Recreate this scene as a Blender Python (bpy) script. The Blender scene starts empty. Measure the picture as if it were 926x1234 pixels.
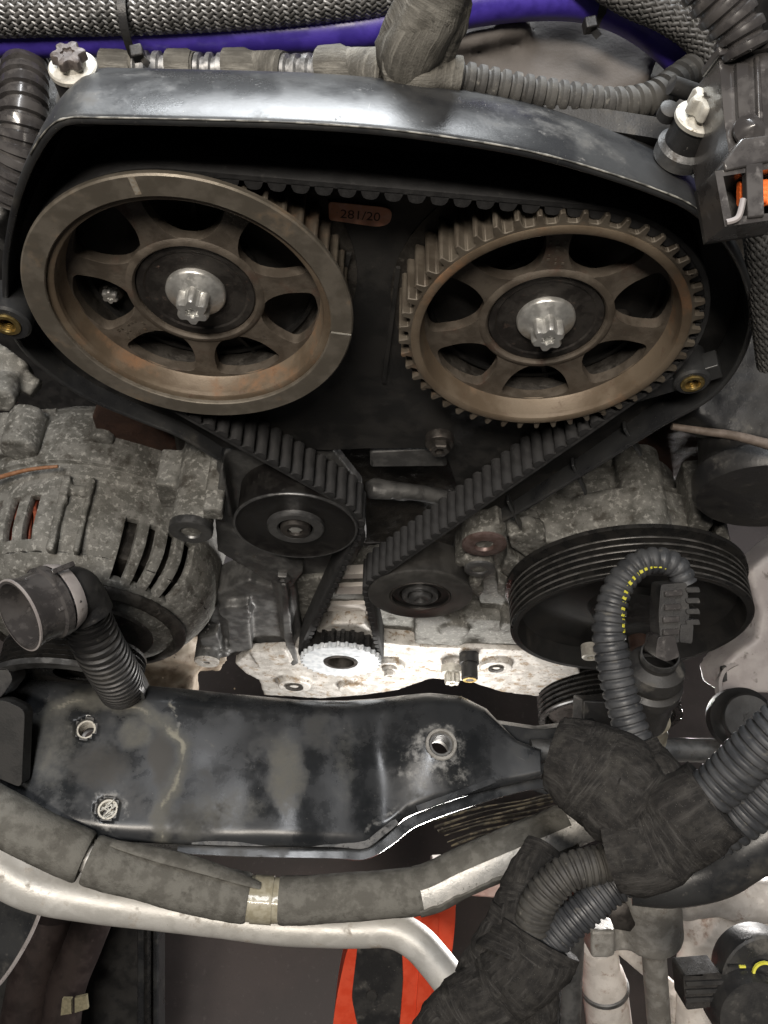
import bpy, bmesh, math, random
from mathutils import Vector, Matrix, Euler, noise
from mathutils.geometry import tessellate_polygon
random.seed(7)
PI = math.pi
S = bpy.context.scene
COL = S.collection
S.unit_settings.system = 'METRIC'
S.unit_settings.scale_length = 0.01          # one unit is one centimetre

# ------------------------------------------------------------------ camera
CAM = Vector((-1.0717, -23.8454, 24.2398))
ROT = Euler((0.5541, -0.0844, 0.0218), 'XYZ')
RM = ROT.to_matrix()
FPX = 1009.3
cd = bpy.data.cameras.new('camera')
cam = bpy.data.objects.new('camera', cd); COL.objects.link(cam)
cam.location = CAM; cam.rotation_euler = ROT
cd.sensor_fit = 'HORIZONTAL'; cd.sensor_width = 36; cd.lens = FPX / 926 * 36
cd.clip_start = 0.5; cd.clip_end = 2000
S.camera = cam

# ------------------------------------------------------------------ world + lamps
w = bpy.data.worlds.new('World'); S.world = w; w.use_nodes = True
bg = w.node_tree.nodes['Background']
bg.inputs[0].default_value = (0.80, 0.86, 0.92, 1); bg.inputs[1].default_value = 0.020

def area(name, loc, target, sx, sy, power, color):
    l = bpy.data.lights.new(name, 'AREA'); l.shape = 'RECTANGLE'; l.size = sx; l.size_y = sy
    l.energy = power; l.color = color
    o = bpy.data.objects.new(name, l); COL.objects.link(o); o.location = loc
    d = Vector(target) - Vector(loc)
    o.rotation_euler = d.to_track_quat('-Z', 'Y').to_euler()
    return o
# garage tubes over the bonnet opening and the work lamp lying low in front of the block
area('ceiling_tube_rear', (-10, 105, 95), (-3, 0, 5), 64, 24, 340000, (0.93, 0.97, 1.0))
area('ceiling_tube_front', (-30, -62, 120), (0, 0, -10), 70, 14, 215000, (1.0, 0.91, 0.80))
area('ceiling_tube_middle', (-12, -6, 150), (0, -8, 0), 70, 16, 110000, (0.97, 0.98, 1.0))
area('work_lamp', (9, -13, -44), (0, 2, -38), 7, 3, 6500, (1.0, 0.97, 0.92))
area('work_lamp_side', (38, 8, -62), (18, -14, -46), 8, 4, 50000, (1.0, 0.96, 0.93))
S.view_settings.view_transform = 'Standard'; S.view_settings.look = 'None'
S.view_settings.exposure = 0.0; S.view_settings.gamma = 1.0
S.render.engine = 'CYCLES'

# ------------------------------------------------------------------ placing helpers
def ray(px, py):
    return RM @ Vector(((px - 463) / FPX, -(py - 617) / FPX, -1.0))
def P(px, py, d=None, x=None, y=None, z=None):
    r = ray(px, py)
    if d is not None: return CAM + r * d
    if y is not None: return CAM + r * ((y - CAM.y) / r.y)
    if z is not None: return CAM + r * ((z - CAM.z) / r.z)
    return CAM + r * ((x - CAM.x) / r.x)

# ------------------------------------------------------------------ materials
def mat(name, c1, c2=None, scale=1.0, rough=0.5, rough2=None, metal=0.0, bump=0.0, bscale=8.0,
        specks=(), lo=0.4, hi=0.6, detail=6, stretch=(1, 1, 1), coat=0.0, weave=None, spec=0.5, spots=()):
    m = bpy.data.materials.new(name); m.use_nodes = True
    nt = m.node_tree; N = nt.nodes; L = nt.links
    b = N['Principled BSDF']
    tc = N.new('ShaderNodeTexCoord'); mp = N.new('ShaderNodeMapping'); L.new(tc.outputs['Object'], mp.inputs[0])
    mp.inputs['Scale'].default_value = stretch
    def nz(sc, det=6, rgh=0.6, off=0.0):
        n = N.new('ShaderNodeTexNoise'); n.inputs['Scale'].default_value = sc
        n.inputs['Detail'].default_value = det; n.inputs['Roughness'].default_value = rgh
        if off:
            q = N.new('ShaderNodeMapping'); q.inputs['Location'].default_value = (off, off * 1.7, off * .3)
            L.new(mp.outputs[0], q.inputs[0]); L.new(q.outputs[0], n.inputs['Vector'])
        else: L.new(mp.outputs[0], n.inputs['Vector'])
        return n.outputs[0]
    def ramp(src, a, z):
        r = N.new('ShaderNodeMapRange'); r.inputs[1].default_value = a; r.inputs[2].default_value = z
        r.interpolation_type = 'SMOOTHSTEP'; L.new(src, r.inputs[0]); return r.outputs[0]
    def mix(fac, a, bb):
        x = N.new('ShaderNodeMix'); x.data_type = 'RGBA'
        L.new(fac, x.inputs[0])
        if isinstance(a, tuple): x.inputs[6].default_value = (*a, 1)
        else: L.new(a, x.inputs[6])
        if isinstance(bb, tuple): x.inputs[7].default_value = (*bb, 1)
        else: L.new(bb, x.inputs[7])
        return x.outputs[2]
    fac = ramp(nz(scale, detail), lo, hi)
    colr = mix(fac, c1, c2 if c2 else c1)
    rr = N.new('ShaderNodeMapRange'); L.new(fac, rr.inputs[0])
    rr.inputs[3].default_value = rough; rr.inputs[4].default_value = rough if rough2 is None else rough2
    ro = rr.outputs[0]; mt = None
    for k, (sc, a, z, c) in enumerate(specks):      # dirt, dust, corrosion: colour over the base
        f = ramp(nz(sc, 5, .65, 7.3 * (k + 1)), a, z)
        colr = mix(f, colr, c)
        x = N.new('ShaderNodeMix'); L.new(f, x.inputs[0]); L.new(ro, x.inputs[2]); x.inputs[3].default_value = 0.8
        ro = x.outputs[0]
        if metal:
            q = N.new('ShaderNodeMath'); q.operation = 'MULTIPLY_ADD'; L.new(f, q.inputs[0])
            q.inputs[1].default_value = -metal; q.inputs[2].default_value = metal; q.use_clamp = True
            if mt is None: mt = q.outputs[0]
            else:
                q2 = N.new('ShaderNodeMath'); q2.operation = 'MINIMUM'; L.new(mt, q2.inputs[0]); L.new(q.outputs[0], q2.inputs[1]); mt = q2.outputs[0]
    for (pt, r0, r1, c, nsc) in spots:                # a worn or stained patch of its own shape
        ds = N.new('ShaderNodeVectorMath'); ds.operation = 'DISTANCE'; ds.inputs[1].default_value = pt
        L.new(tc.outputs['Object'], ds.inputs[0])
        ad = N.new('ShaderNodeMath'); ad.operation = 'MULTIPLY_ADD'; L.new(nz(nsc, 6, .7, 3.1), ad.inputs[0])
        ad.inputs[1].default_value = 2.2 * r1; L.new(ds.outputs['Value'], ad.inputs[2])
        f = ramp(ad.outputs[0], r1 * 2.1, r0 + 1.1 * r1)
        colr = mix(f, colr, c)
        x = N.new('ShaderNodeMix'); L.new(f, x.inputs[0]); L.new(ro, x.inputs[2]); x.inputs[3].default_value = 0.7
        ro = x.outputs[0]
    if weave:                                           # threads of the cloth run along the tape
        uvn = N.new('ShaderNodeUVMap'); um = N.new('ShaderNodeMapping'); um.inputs['Scale'].default_value = (7.5, .7, 1); um.inputs['Rotation'].default_value = (0, 0, .12)
        L.new(uvn.outputs[0], um.inputs[0]); sn = N.new('ShaderNodeTexNoise'); sn.inputs['Scale'].default_value = 1.0; sn.inputs['Detail'].default_value = 5; sn.inputs['Roughness'].default_value = .65
        L.new(um.outputs[0], sn.inputs['Vector']); streak = sn.outputs[0]
        sf_ = N.new('ShaderNodeMapRange'); sf_.inputs[1].default_value = .46; sf_.inputs[2].default_value = .78; sf_.interpolation_type = 'SMOOTHSTEP'; L.new(streak, sf_.inputs[0])
        colr = mix(sf_.outputs[0], colr, tuple(min(1, k * 1.9 + .012) for k in c2))
    L.new(colr, b.inputs['Base Color']); L.new(ro, b.inputs['Roughness'])
    b.inputs['Metallic'].default_value = metal
    if mt is not None: L.new(mt, b.inputs['Metallic'])
    b.inputs['Coat Weight'].default_value = coat; b.inputs['Specular IOR Level'].default_value = spec
    if bump or weave:
        bp = N.new('ShaderNodeBump'); bp.inputs['Strength'].default_value = max(bump, .01); bp.inputs['Distance'].default_value = 0.06
        if weave:
            uv = N.new('ShaderNodeUVMap'); wv = N.new('ShaderNodeTexWave'); wv.wave_type = 'BANDS'; wv.bands_direction = 'DIAGONAL'
            wv.inputs['Scale'].default_value = weave; wv.inputs['Distortion'].default_value = .5; wv.inputs['Detail'].default_value = 2
            L.new(uv.outputs[0], wv.inputs[0])
            ad = N.new('ShaderNodeMath'); ad.operation = 'MULTIPLY_ADD'; L.new(wv.outputs[1], ad.inputs[0]); ad.inputs[1].default_value = .15; L.new(nz(bscale, 6, .7), ad.inputs[2])
            a3 = N.new('ShaderNodeMath'); a3.operation = 'MULTIPLY_ADD'; L.new(streak, a3.inputs[0]); a3.inputs[1].default_value = 2.2; L.new(ad.outputs[0], a3.inputs[2]); ad = a3
            L.new(ad.outputs[0], bp.inputs['Height'])
        else:
            ad = N.new('ShaderNodeMath'); ad.operation = 'ADD'; L.new(nz(bscale, 6, .65), ad.inputs[0])
            L.new(nz(bscale * .18, 3, .5, 5.), ad.inputs[1]); L.new(ad.outputs[0], bp.inputs['Height'])
        L.new(bp.outputs[0], b.inputs['Normal'])
    return m

DUST = (.17, .15, .12)
M = {}
M['plastic'] = mat('black_plastic', (.018, .018, .019), (.030, .029, .028), .5, .38, .55, bump=.25, bscale=14, specks=((.7, .55, .72, (.085, .08, .072)), (9, .66, .74, (.25, .24, .22))))
M['cover'] = mat('worn_cover_plastic', (.022, .023, .025), (.036, .037, .038), .35, .27, .38, bump=.05, bscale=8,
                 specks=((.35, .54, .78, (.075, .07, .062)), (2.2, .62, .80, (.12, .11, .10)), (12, .68, .73, (.4, .38, .35))), stretch=(1, 1, 1))
M['cover_in'] = mat('cover_inside', (.012, .012, .012), (.022, .021, .020), .6, .5, .7, bump=.2, bscale=9, specks=((1.1, .6, .8, (.045, .04, .035)),))
M['rubber'] = mat('belt_rubber', (.020, .020, .021), (.032, .032, .033), 2.0, .7, .85, bump=.35, bscale=24, specks=((3, .58, .8, (.075, .073, .07)),))
M['sprocket'] = mat('tarnished_sprocket_steel', (.098, .082, .064), (.148, .128, .102), .7, .48, .6, metal=.35, bump=.22, bscale=16,
                    specks=((.38, .54, .76, (.18, .105, .06)), (6, .62, .75, (.07, .05, .04)), (22, .70, .74, (.35, .30, .24))))
M['sprocket_web'] = mat('dull_brown_web_steel', (.094, .078, .062), (.135, .114, .092), 1.1, .5, .65, metal=.3, bump=.35, bscale=14, specks=((.8, .55, .75, (.085, .05, .036)), (3, .60, .78, (.05, .04, .034)), (18, .68, .74, (.24, .20, .16))))
M['sprocket_rust'] = mat('rust_tinted_rim_steel', (.145, .110, .076), (.195, .155, .112), .45, .42, .55, metal=.3, bump=.2, bscale=14, specks=((.5, .52, .74, (.23, .125, .065)), (1.4, .58, .75, (.10, .06, .04)), (20, .69, .74, (.4, .33, .25))))
M['sprocket_face'] = mat('ground_sprocket_face', (.185, .165, .135), (.235, .21, .175), 1.1, .42, .55, metal=.55, bump=.12, bscale=18,
                         specks=((.6, .56, .75, (.17, .12, .075)), (10, .64, .73, (.10, .08, .06)), (26, .70, .74, (.45, .40, .32))))
M['dark_steel'] = mat('dark_hub_steel', (.055, .050, .047), (.085, .078, .072), 1.5, .38, .55, metal=.7, bump=.2, bscale=14, specks=((4, .6, .75, (.10, .065, .05)),))
M['bolt'] = mat('zinc_bolt', (.60, .60, .58), (.70, .70, .68), 3, .30, .42, metal=.75, bump=.05, bscale=14, specks=((6, .64, .76, (.28, .26, .22)),))
M['whitezinc'] = mat('dull_white_zinc', (.50, .48, .43), (.62, .60, .54), 3, .45, .6, metal=.35, bump=.2, bscale=14, specks=((4, .60, .72, (.22, .19, .14)),))
M['cast'] = mat('weathered_cast_aluminium', (.115, .113, .102), (.190, .187, .173), 1.1, .6, .75, metal=.2, bump=.45, bscale=9,
                specks=((3.4, .52, .64, (.29, .285, .265)), (.9, .52, .70, (.055, .050, .042)), (7, .60, .72, (.06, .055, .047)), (16, .64, .72, (.38, .37, .35))))
M['cast_bright'] = mat('clean_cast_aluminium', (.46, .44, .41), (.60, .58, .55), 1.2, .45, .6, metal=.2, bump=.6, bscale=8,
                       specks=((1.1, .53, .66, (.26, .20, .14)), (3, .58, .70, (.17, .13, .10)), (9, .62, .70, (.10, .08, .06))))
M['cast_dark'] = mat('oily_cast_metal', (.028, .025, .022), (.055, .050, .044), 1.2, .45, .65, metal=.3, bump=.8, bscale=6, specks=((1.5, .58, .74, (.085, .078, .068)),))
M['bracket'] = mat('grey_bracket_alloy', (.10, .10, .10), (.16, .16, .158), 1.0, .42, .55, metal=.5, bump=.35, bscale=9, specks=((1.8, .58, .74, (.07, .06, .05)),))
M['rust'] = mat('rusted_brown_iron', (.040, .020, .014), (.060, .030, .020), 1.5, .7, .85, bump=.6, bscale=8, specks=((3, .6, .75, (.09, .05, .035)),))
M['roller'] = mat('black_roller', (.011, .010, .010), (.018, .017, .016), 1.2, .35, .5, metal=.3, bump=.12, bscale=12, specks=((3, .62, .78, (.06, .055, .05)),))
M['roller_rim'] = mat('grey_roller_steel', (.13, .13, .13), (.18, .18, .18), 1.5, .33, .45, metal=.8, bump=.1, bscale=12)
M['crank'] = mat('bright_sintered_steel', (.62, .66, .70), (.74, .77, .80), 2, .4, .55, metal=.25, bump=.15, bscale=14, specks=((5, .64, .74, (.4, .4, .4)),))
M['vbelt'] = mat('painted_pulley_black', (.013, .013, .013), (.020, .019, .018), 1.2, .24, .38, bump=.1, bscale=10, specks=((.8, .6, .85, (.03, .027, .025)),))
M['disc'] = mat('matt_black_disc', (.010, .010, .010), (.016, .015, .014), .6, .5, .62, bump=.15, bscale=8, specks=((.5, .58, .8, (.03, .026, .022)),))
M['castmid'] = mat('grey_alloy_casting', (.26, .25, .23), (.36, .35, .33), 1.1, .45, .6, metal=.3, bump=.5, bscale=8, specks=((1.4, .56, .72, (.17, .15, .13)), (9, .64, .74, (.08, .07, .06))))
M['conduit'] = mat('conduit_plastic', (.040, .042, .046), (.058, .060, .064), 1.0, .42, .6, bump=.15, bscale=10, specks=((2.0, .58, .75, (.11, .105, .095)),))
M['conduit_dusty'] = mat('dusty_conduit_plastic', (.045, .043, .040), (.070, .067, .061), 1.2, .6, .75, bump=.2, bscale=12, specks=((3, .58, .75, (.17, .16, .14)),))
M['tape'] = mat('black_cloth_tape', (.018, .017, .0165), (.034, .032, .030), 2.2, .8, .95, bump=.7, bscale=16, specks=((.8, .52, .76, (.055, .052, .047)), (26, .66, .70, (.30, .29, .27))), weave=3.0, spec=.25)
M['tape_dusty'] = mat('dusty_cloth_tape', (.095, .090, .080), (.145, .138, .122), .9, .85, .95, bump=.6, bscale=14, specks=((2.5, .58, .75, (.055, .052, .046)), (16, .66, .72, (.24, .23, .2))), weave=3.4, spec=.2)
M['purple'] = mat('purple_silicone', (.042, .026, .24), (.060, .036, .33), 1.0, .32, .45, bump=.08, bscale=8, specks=((2.5, .62, .85, (.05, .03, .2)),))
M['braid'] = mat('braid_strand', (.20, .20, .20), (.40, .40, .40), 3, .35, .5, metal=.5, specks=((5, .62, .75, (.10, .10, .10)),))
M['braid_dark'] = mat('braid_strand_dark', (.045, .044, .042), (.075, .073, .07), 3, .45, .6, specks=((5, .62, .75, (.12, .11, .10)),))
M['foam'] = mat('grey_insulation_foam', (.125, .120, .107), (.185, .18, .162), 1.2, .75, .9, bump=1.0, bscale=13, specks=((1.0, .56, .72, (.10, .095, .085)), (15, .66, .72, (.30, .29, .26))), spec=.25)
M['alu'] = mat('satin_aluminium_pipe', (.56, .55, .52), (.66, .65, .62), .6, .40, .5, metal=.25, bump=.25, bscale=5, specks=((.8, .55, .75, (.36, .32, .27)), (9, .65, .73, (.20, .16, .12))))
M['foil'] = mat('foil_wrap', (.66, .65, .62), (.78, .76, .72), 1.5, .25, .35, metal=.2, bump=.8, bscale=6, specks=((4, .60, .70, (.16, .15, .13)),))
M['clearclip'] = mat('aged_clear_tape', (.32, .29, .21), (.42, .39, .30), 2, .3, .4, coat=.4, bump=.3, bscale=7)
M['yellow'] = mat('yellow_stripe', (.62, .58, .05), (.70, .66, .10), 3, .5)
M['brass'] = mat('brass_insert', (.40, .29, .10), (.50, .38, .16), 4, .3, .4, metal=.9, specks=((6, .62, .74, (.14, .10, .05)),))
M['copper'] = mat('copper_winding', (.24, .055, .03), (.33, .09, .045), 4, .45, .5, metal=.4)
M['orange'] = mat('orange_seal', (.90, .17, .03), (.95, .22, .05), 2, .5)
M['torch'] = mat('orange_red_shell', (.66, .060, .020), (.72, .08, .03), .8, .45, .55, bump=.1, bscale=6, specks=((1.5, .60, .8, (.42, .045, .02)),))
M['sticker'] = mat('faded_orange_sticker', (.80, .36, .22), (.86, .46, .32), 2, .6, .7, specks=((7, .62, .74, (.16, .08, .06)),))
M['stickink'] = mat('sticker_ink', (.10, .045, .035), (.12, .05, .04), 3, .7)
M['floor'] = mat('painted_garage_floor', (.052, .043, .042), (.080, .067, .065), .06, .65, .8, bump=.4, bscale=1.2, specks=((1.2, .58, .72, (.10, .088, .085)), (3.5, .62, .72, (.05, .042, .042))))
M['redfloor'] = mat('dark_brown_undertray', (.022, .015, .014), (.036, .025, .023), .5, .6, .75, bump=.3, bscale=3, specks=((2, .6, .75, (.06, .045, .042)),))
M['offwhite'] = mat('pale_alloy', (.60, .56, .52), (.72, .68, .64), .8, .5, .6, metal=.1, bump=.35, bscale=5, specks=((.9, .56, .72, (.36, .27, .22)), (8, .64, .73, (.22, .16, .13))))
M['greyplastic'] = mat('grey_canister_plastic', (.28, .255, .25), (.34, .315, .305), .6, .5, .6, bump=.15, bscale=8, specks=((1.2, .58, .74, (.13, .115, .105)),))
M['smoke'] = mat('smoky_connector_plastic', (.045, .042, .042), (.075, .07, .068), 1, .22, .35, coat=.4, specks=((2, .58, .75, (.13, .12, .115)),))
M['wood'] = mat('wood_chip', (.33, .14, .05), (.42, .20, .08), 5, .7)
M['white'] = mat('white_fibre', (.7, .7, .66), (.6, .6, .56), 5, .7)
M['soil'] = mat('dried_dirt', (.16, .125, .085), (.22, .18, .13), 3, .9)

# ------------------------------------------------------------------ mesh building
def smooth_obj(me, ang=38):
    bm = bmesh.new(); bm.from_mesh(me)
    bmesh.ops.remove_doubles(bm, verts=bm.verts, dist=1e-5)
    bmesh.ops.recalc_face_normals(bm, faces=bm.faces)
    ca = math.radians(ang)
    for f in bm.faces: f.smooth = True
    for e in bm.edges:
        if len(e.link_faces) == 2: e.smooth = e.calc_face_angle(0) < ca
    bm.to_mesh(me); bm.free()

class MB:
    def __init__(s): s.v = []; s.f = []; s.uv = []
    def add(s, v, f, uv=None):
        o = len(s.v); s.v += [tuple(p) for p in v]; s.f += [tuple(i + o for i in q) for q in f]
        s.uv += (uv if uv else [(0, 0)] * len(v)); return s
    def box(s, c, size, rot=None, taper=1.0):
        R_ = rot if rot is not None else Matrix.Identity(3)
        if isinstance(rot, Euler): R_ = rot.to_matrix()
        v = []
        for z in (-.5, .5):
            k = taper if z > 0 else 1
            for y in (-.5, .5):
                for x in (-.5, .5): v.append(Vector(c) + R_ @ Vector((x * size[0] * k, y * size[1] * k, z * size[2])))
        return s.add(v, [(0, 2, 3, 1), (4, 5, 7, 6), (0, 1, 5, 4), (2, 6, 7, 3), (0, 4, 6, 2), (1, 3, 7, 5)])
    def bar(s, a, b, wd, th, up=(0, -1, 0)):
        a, b = Vector(a), Vector(b); d = (b - a); L_ = d.length; d.normalize()
        u = Vector(up); x = d.cross(u).normalized(); u = x.cross(d).normalized()
        R_ = Matrix((x, u, d)).transposed()
        return s.box((a + b) / 2, (wd, th, L_), R_)
    def lathe(s, prof, c=(0, 0, 0), axis=(0, -1, 0), n=48, a0=0, a1=2 * PI, wob=None, caps=False):
        # prof: list of (radius, distance along axis)
        ax = Vector(axis).normalized(); u = ax.orthogonal().normalized()
        if abs(ax.z) < .95: u = ax.cross(Vector((0, 0, 1))).normalized()
        vv = ax.cross(u)
        full = abs(a1 - a0 - 2 * PI) < 1e-6
        m = n if full else n + 1; v = []
        for (r, h) in prof:
            for k in range(m):
                t = a0 + (a1 - a0) * k / n
                rr = r * (wob(t, h) if wob else 1)
                v.append(Vector(c) + ax * h + (u * math.cos(t) + vv * math.sin(t)) * rr)
        f = []
        for i in range(len(prof) - 1):
            for k in range(n):
                k2 = (k + 1) % m
                f.append((i * m + k, i * m + k2, (i + 1) * m + k2, (i + 1) * m + k))
        if full and caps:
            if prof[0][0] > 1e-4 and prof[0] != prof[-1]: f.append(tuple(range(m - 1, -1, -1)))
            if prof[-1][0] > 1e-4 and prof[0] != prof[-1]: f.append(tuple((len(prof) - 1) * m + k for k in range(m)))
        return s.add(v, f)
    def ring(s, c, r0, r1, h0, h1, axis=(0, -1, 0), n=48):
        return s.lathe([(r0, h0), (r1, h0), (r1, h1), (r0, h1), (r0, h0)], c, axis, n)
    def prism(s, outer, holes=(), y0=0., y1=1., frame=None):
        # 2D outline(s) in the x-z plane, extruded along y; frame = function (a,b,h)->Vector
        fr = frame or (lambda a, b, h: Vector((a, h, b)))
        loops = [list(outer)] + [list(h) for h in holes]
        tri = tessellate_polygon([[Vector((p[0], p[1], 0)) for p in l] for l in loops])
        flat = [p for l in loops for p in l]; n = len(flat)
        v = [fr(p[0], p[1], y0) for p in flat] + [fr(p[0], p[1], y1) for p in flat]
        f = [tuple(t) for t in tri] + [tuple(i + n for i in reversed(t)) for t in tri]
        o = 0
        for l in loops:
            m = len(l)
            for i in range(m):
                j = (i + 1) % m; f.append((o + i, o + j, n + o + j, n + o + i))
            o += m
        return s.add(v, f)
    def tube(s, pts, r, n=20, closed=False, caps=True, flat=1.0, twist=0.0, wob=None, up=None):
        pts = [Vector(p) for p in pts]; m = len(pts)
        rf = r if callable(r) else (lambda t: r)
        T = []
        for i in range(m):
            a = pts[i - 1] if (i > 0 or closed) else pts[0]
            b = pts[(i + 1) % m] if (i < m - 1 or closed) else pts[-1]
            T.append((b - a).normalized())
        u = Vector(up) if up else T[0].orthogonal()
        u = (u - T[0] * u.dot(T[0])).normalized()
        L_ = 0; v = []; uv = []
        for i in range(m):
            if i: L_ += (pts[i] - pts[i - 1]).length
            u = (u - T[i] * u.dot(T[i])).normalized(); x = T[i].cross(u)
            t = i / (m - 1)
            for k in range(n):
                a = 2 * PI * k / n + twist * t
                rr = rf(t) * (wob(a, L_) if wob else 1)
                v.append(pts[i] + (u * math.cos(a) * flat + x * math.sin(a)) * rr); uv.append((L_, rr * a))
        f = []
        for i in range(m - 1 + (1 if closed else 0)):
            i2 = (i + 1) % m
            for k in range(n):
                k2 = (k + 1) % n; f.append((i * n + k, i * n + k2, i2 * n + k2, i2 * n + k))
        if caps and not closed: f.append(tuple(range(n - 1, -1, -1))); f.append(tuple((m - 1) * n + k for k in range(n)))
        return s.add(v, f, uv)
    def build(s, name, m, parent=None, ang=38, bevel=0, seg=2, mods=None):
        me = bpy.data.meshes.new(name)
        me.from_pydata([tuple(p) for p in s.v], [], s.f)
        if any(q != (0, 0) for q in s.uv):
            ul = me.uv_layers.new(name='UVMap')
            for lp in me.loops: ul.data[lp.index].uv = s.uv[lp.vertex_index]
        me.materials.append(m)
        smooth_obj(me, ang)
        o = bpy.data.objects.new(name, me); COL.objects.link(o)
        if parent is not None: o.parent = parent
        if bevel:
            b = o.modifiers.new('bevel', 'BEVEL'); b.width = bevel; b.segments = seg; b.limit_method = 'ANGLE'; b.angle_limit = math.radians(35)
            b.harden_normals = False
        return o
TEX = bpy.data.textures.new('cast_relief', 'CLOUDS'); TEX.noise_scale = .55; TEX.noise_depth = 3
TEX2 = bpy.data.textures.new('soft_relief', 'CLOUDS'); TEX2.noise_scale = 2.2; TEX2.noise_depth = 2
def cast(o, vox=.14, amp=.06, it=3, tex=None):
    # melt the joined shapes into one casting with filleted corners and a sand-cast skin
    r = o.modifiers.new('remesh', 'REMESH'); r.mode = 'VOXEL'; r.voxel_size = vox; r.use_smooth_shade = True
    sm = o.modifiers.new('smooth', 'SMOOTH'); sm.factor = .6; sm.iterations = it
    if amp:
        d = o.modifiers.new('relief', 'DISPLACE'); d.texture = tex or TEX; d.strength = amp; d.mid_level = .5; d.texture_coords = 'GLOBAL'
    return o

def tag(o, label=None, cat=None, group=None, kind=None):
    if label: o['label'] = label
    if cat: o['category'] = cat
    if group: o['group'] = group
    if kind: o['kind'] = kind
    return o
def thing(name, loc, label, cat, group=None):
    o = bpy.data.objects.new(name, None); COL.objects.link(o); o.location = loc; o.empty_display_size = .5
    return tag(o, label, cat, group)
def attach(root, *objs):
    # parts are modelled in scene coordinates; keep them there under the thing's base point
    for o in objs:
        o.parent = root; o.matrix_parent_inverse = Matrix.Translation(-root.location)
def sub(parent, *objs):
    for o in objs: o.parent = parent

def catmull(pts, n=12):
    pts = [Vector(p) for p in pts]; out = []
    for i in range(len(pts) - 1):
        p0 = pts[max(i - 1, 0)]; p1 = pts[i]; p2 = pts[i + 1]; p3 = pts[min(i + 2, len(pts) - 1)]
        for k in range(n):
            t = k / n
            out.append(.5 * ((2 * p1) + (-p0 + p2) * t + (2 * p0 - 5 * p1 + 4 * p2 - p3) * t * t + (-p0 + 3 * p1 - 3 * p2 + p3) * t ** 3))
    out.append(pts[-1]); return out
def resample(pts, step):
    out = [pts[0]]; acc = 0
    for a, b in zip(pts, pts[1:]):
        L_ = (b - a).length
        while acc + L_ >= step:
            t = (step - acc) / L_; a = a.lerp(b, t); out.append(a.copy()); L_ = (b - a).length; acc = 0
        acc += L_
    return out
def corrugated(name, pts, r, m, parent=None, pitch=.42, depth=.12, n=24, split=None):
    path = resample(catmull(pts, 24), pitch / 6)
    prof = [.99, 1, 1, .985, 1 - depth, 1 - depth]
    mb = MB(); rf = r if callable(r) else (lambda t: r); k = len(path) - 1
    mb.tube(path, lambda t: rf(t) * prof[int(round(t * k)) % 6], n, caps=True)
    return mb.build(name, m, parent, ang=45)
def taped(name, pts, r, m, parent=None, pitch=1.1, n=48, step=.07, lump=.10, tilt=.35, flat=1.0, seed=0, depth=.06):
    path = resample(catmull(pts, 24), step)
    rf = r if callable(r) else (lambda t: r); mb = MB()
    def wob(a, L_):
        ph = (L_ + tilt * math.sin(a + .6) * 2.0 + .12 * math.sin(3 * a + seed)) / pitch
        ph += .35 * noise.noise(Vector((math.cos(a), math.sin(a), L_ * .5 + seed)))
        q = ph % 1.0
        saw = q if q < .93 else (1 - q) / .07 * .93
        return 1 + depth * saw + lump * noise.noise(Vector((math.cos(a) * 1.3 + seed, math.sin(a) * 1.3, L_ * .45))) \
            + .03 * noise.noise(Vector((math.cos(a) * 5, math.sin(a) * 5 + seed, L_ * 1.6)))
    mb.tube(path, rf, n, wob=wob, flat=flat)
    # the last turns of tape lie on top as a helical strip with real edges
    T = []; u = None; cum = [0]
    for i, p in enumerate(path):
        a = path[max(i - 1, 0)]; b = path[min(i + 1, len(path) - 1)]; tg = (b - a).normalized()
        u = tg.orthogonal().normalized() if u is None else (u - tg * u.dot(tg)).normalized(); T.append((u.copy(), tg.cross(u)))
        if i: cum.append(cum[-1] + (p - path[i - 1]).length)
    Lt = cum[-1]; wdt = pitch * 1.25; rad = rf(.5); ppitch = pitch * 1.9
    # same frame as tube(): u starts orthogonal to the first tangent
    nst = int(Lt / ppitch * 44); vv = []; K = 7
    for j in range(nst):
        Lc = j / 44 * ppitch; an = 2 * PI * j / 44 + seed
        for q in range(K):
            L_ = Lc + (q / (K - 1) - .5) * wdt + .18 * noise.noise(Vector((j * .12, q * .2, seed)))
            L2 = max(0, min(Lt - 1e-4, L_)); i = min(int(L2 / Lt * (len(path) - 1)), len(path) - 2)
            p = path[i]; u_, x_ = T[i]; t_ = i / (len(path) - 1)
            rr = rf(t_) * wob(an, L2) + (.065 if 0 < q < K - 1 else -.03) + .03 * noise.noise(Vector((j * .3, q, seed)))
            vv.append(p + (u_ * math.cos(an) * flat + x_ * math.sin(an)) * rr)
    if nst > 2: mb.add(vv, [(j * K + q, j * K + q + 1, (j + 1) * K + q + 1, (j + 1) * K + q) for j in range(nst - 1) for q in range(K - 1)], [(j * .1, q * .2) for j in range(nst) for q in range(K)])
    return mb.build(name, m, parent, ang=55)
def torx(mb, c, axis, r, h, n=6):
    # external star head: six crisp lobes with flat flanks
    def star(t, hh):
        q = (n * t / (2 * PI)) % 1.0; tri = 1 - abs(q * 2 - 1) * 2          # -1..1
        return 1 + .20 * max(-.8, min(.62, tri * 1.3))
    prof = [(r * 1.02, 0), (r, h * .84), (r * .90, h), (r * .42, h), (r * .38, h * .8), (0.001, h * .78)]
    mb.lathe(prof, c, axis, 120, wob=star)
def socket_screw(parent, c, r, axis=(0, -1, 0), m='bolt', name='screw', h=.4, flange=1.0):
    mb = MB(); k = r * .52
    mb.lathe([(r, 0), (r, h * .75), (r * .85, h), (k, h), (k * .9, h * .3), (0.001, h * .25)], c, axis, 40,
             wob=None)
    return mb.build(name, M[m], parent, 35)


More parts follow.
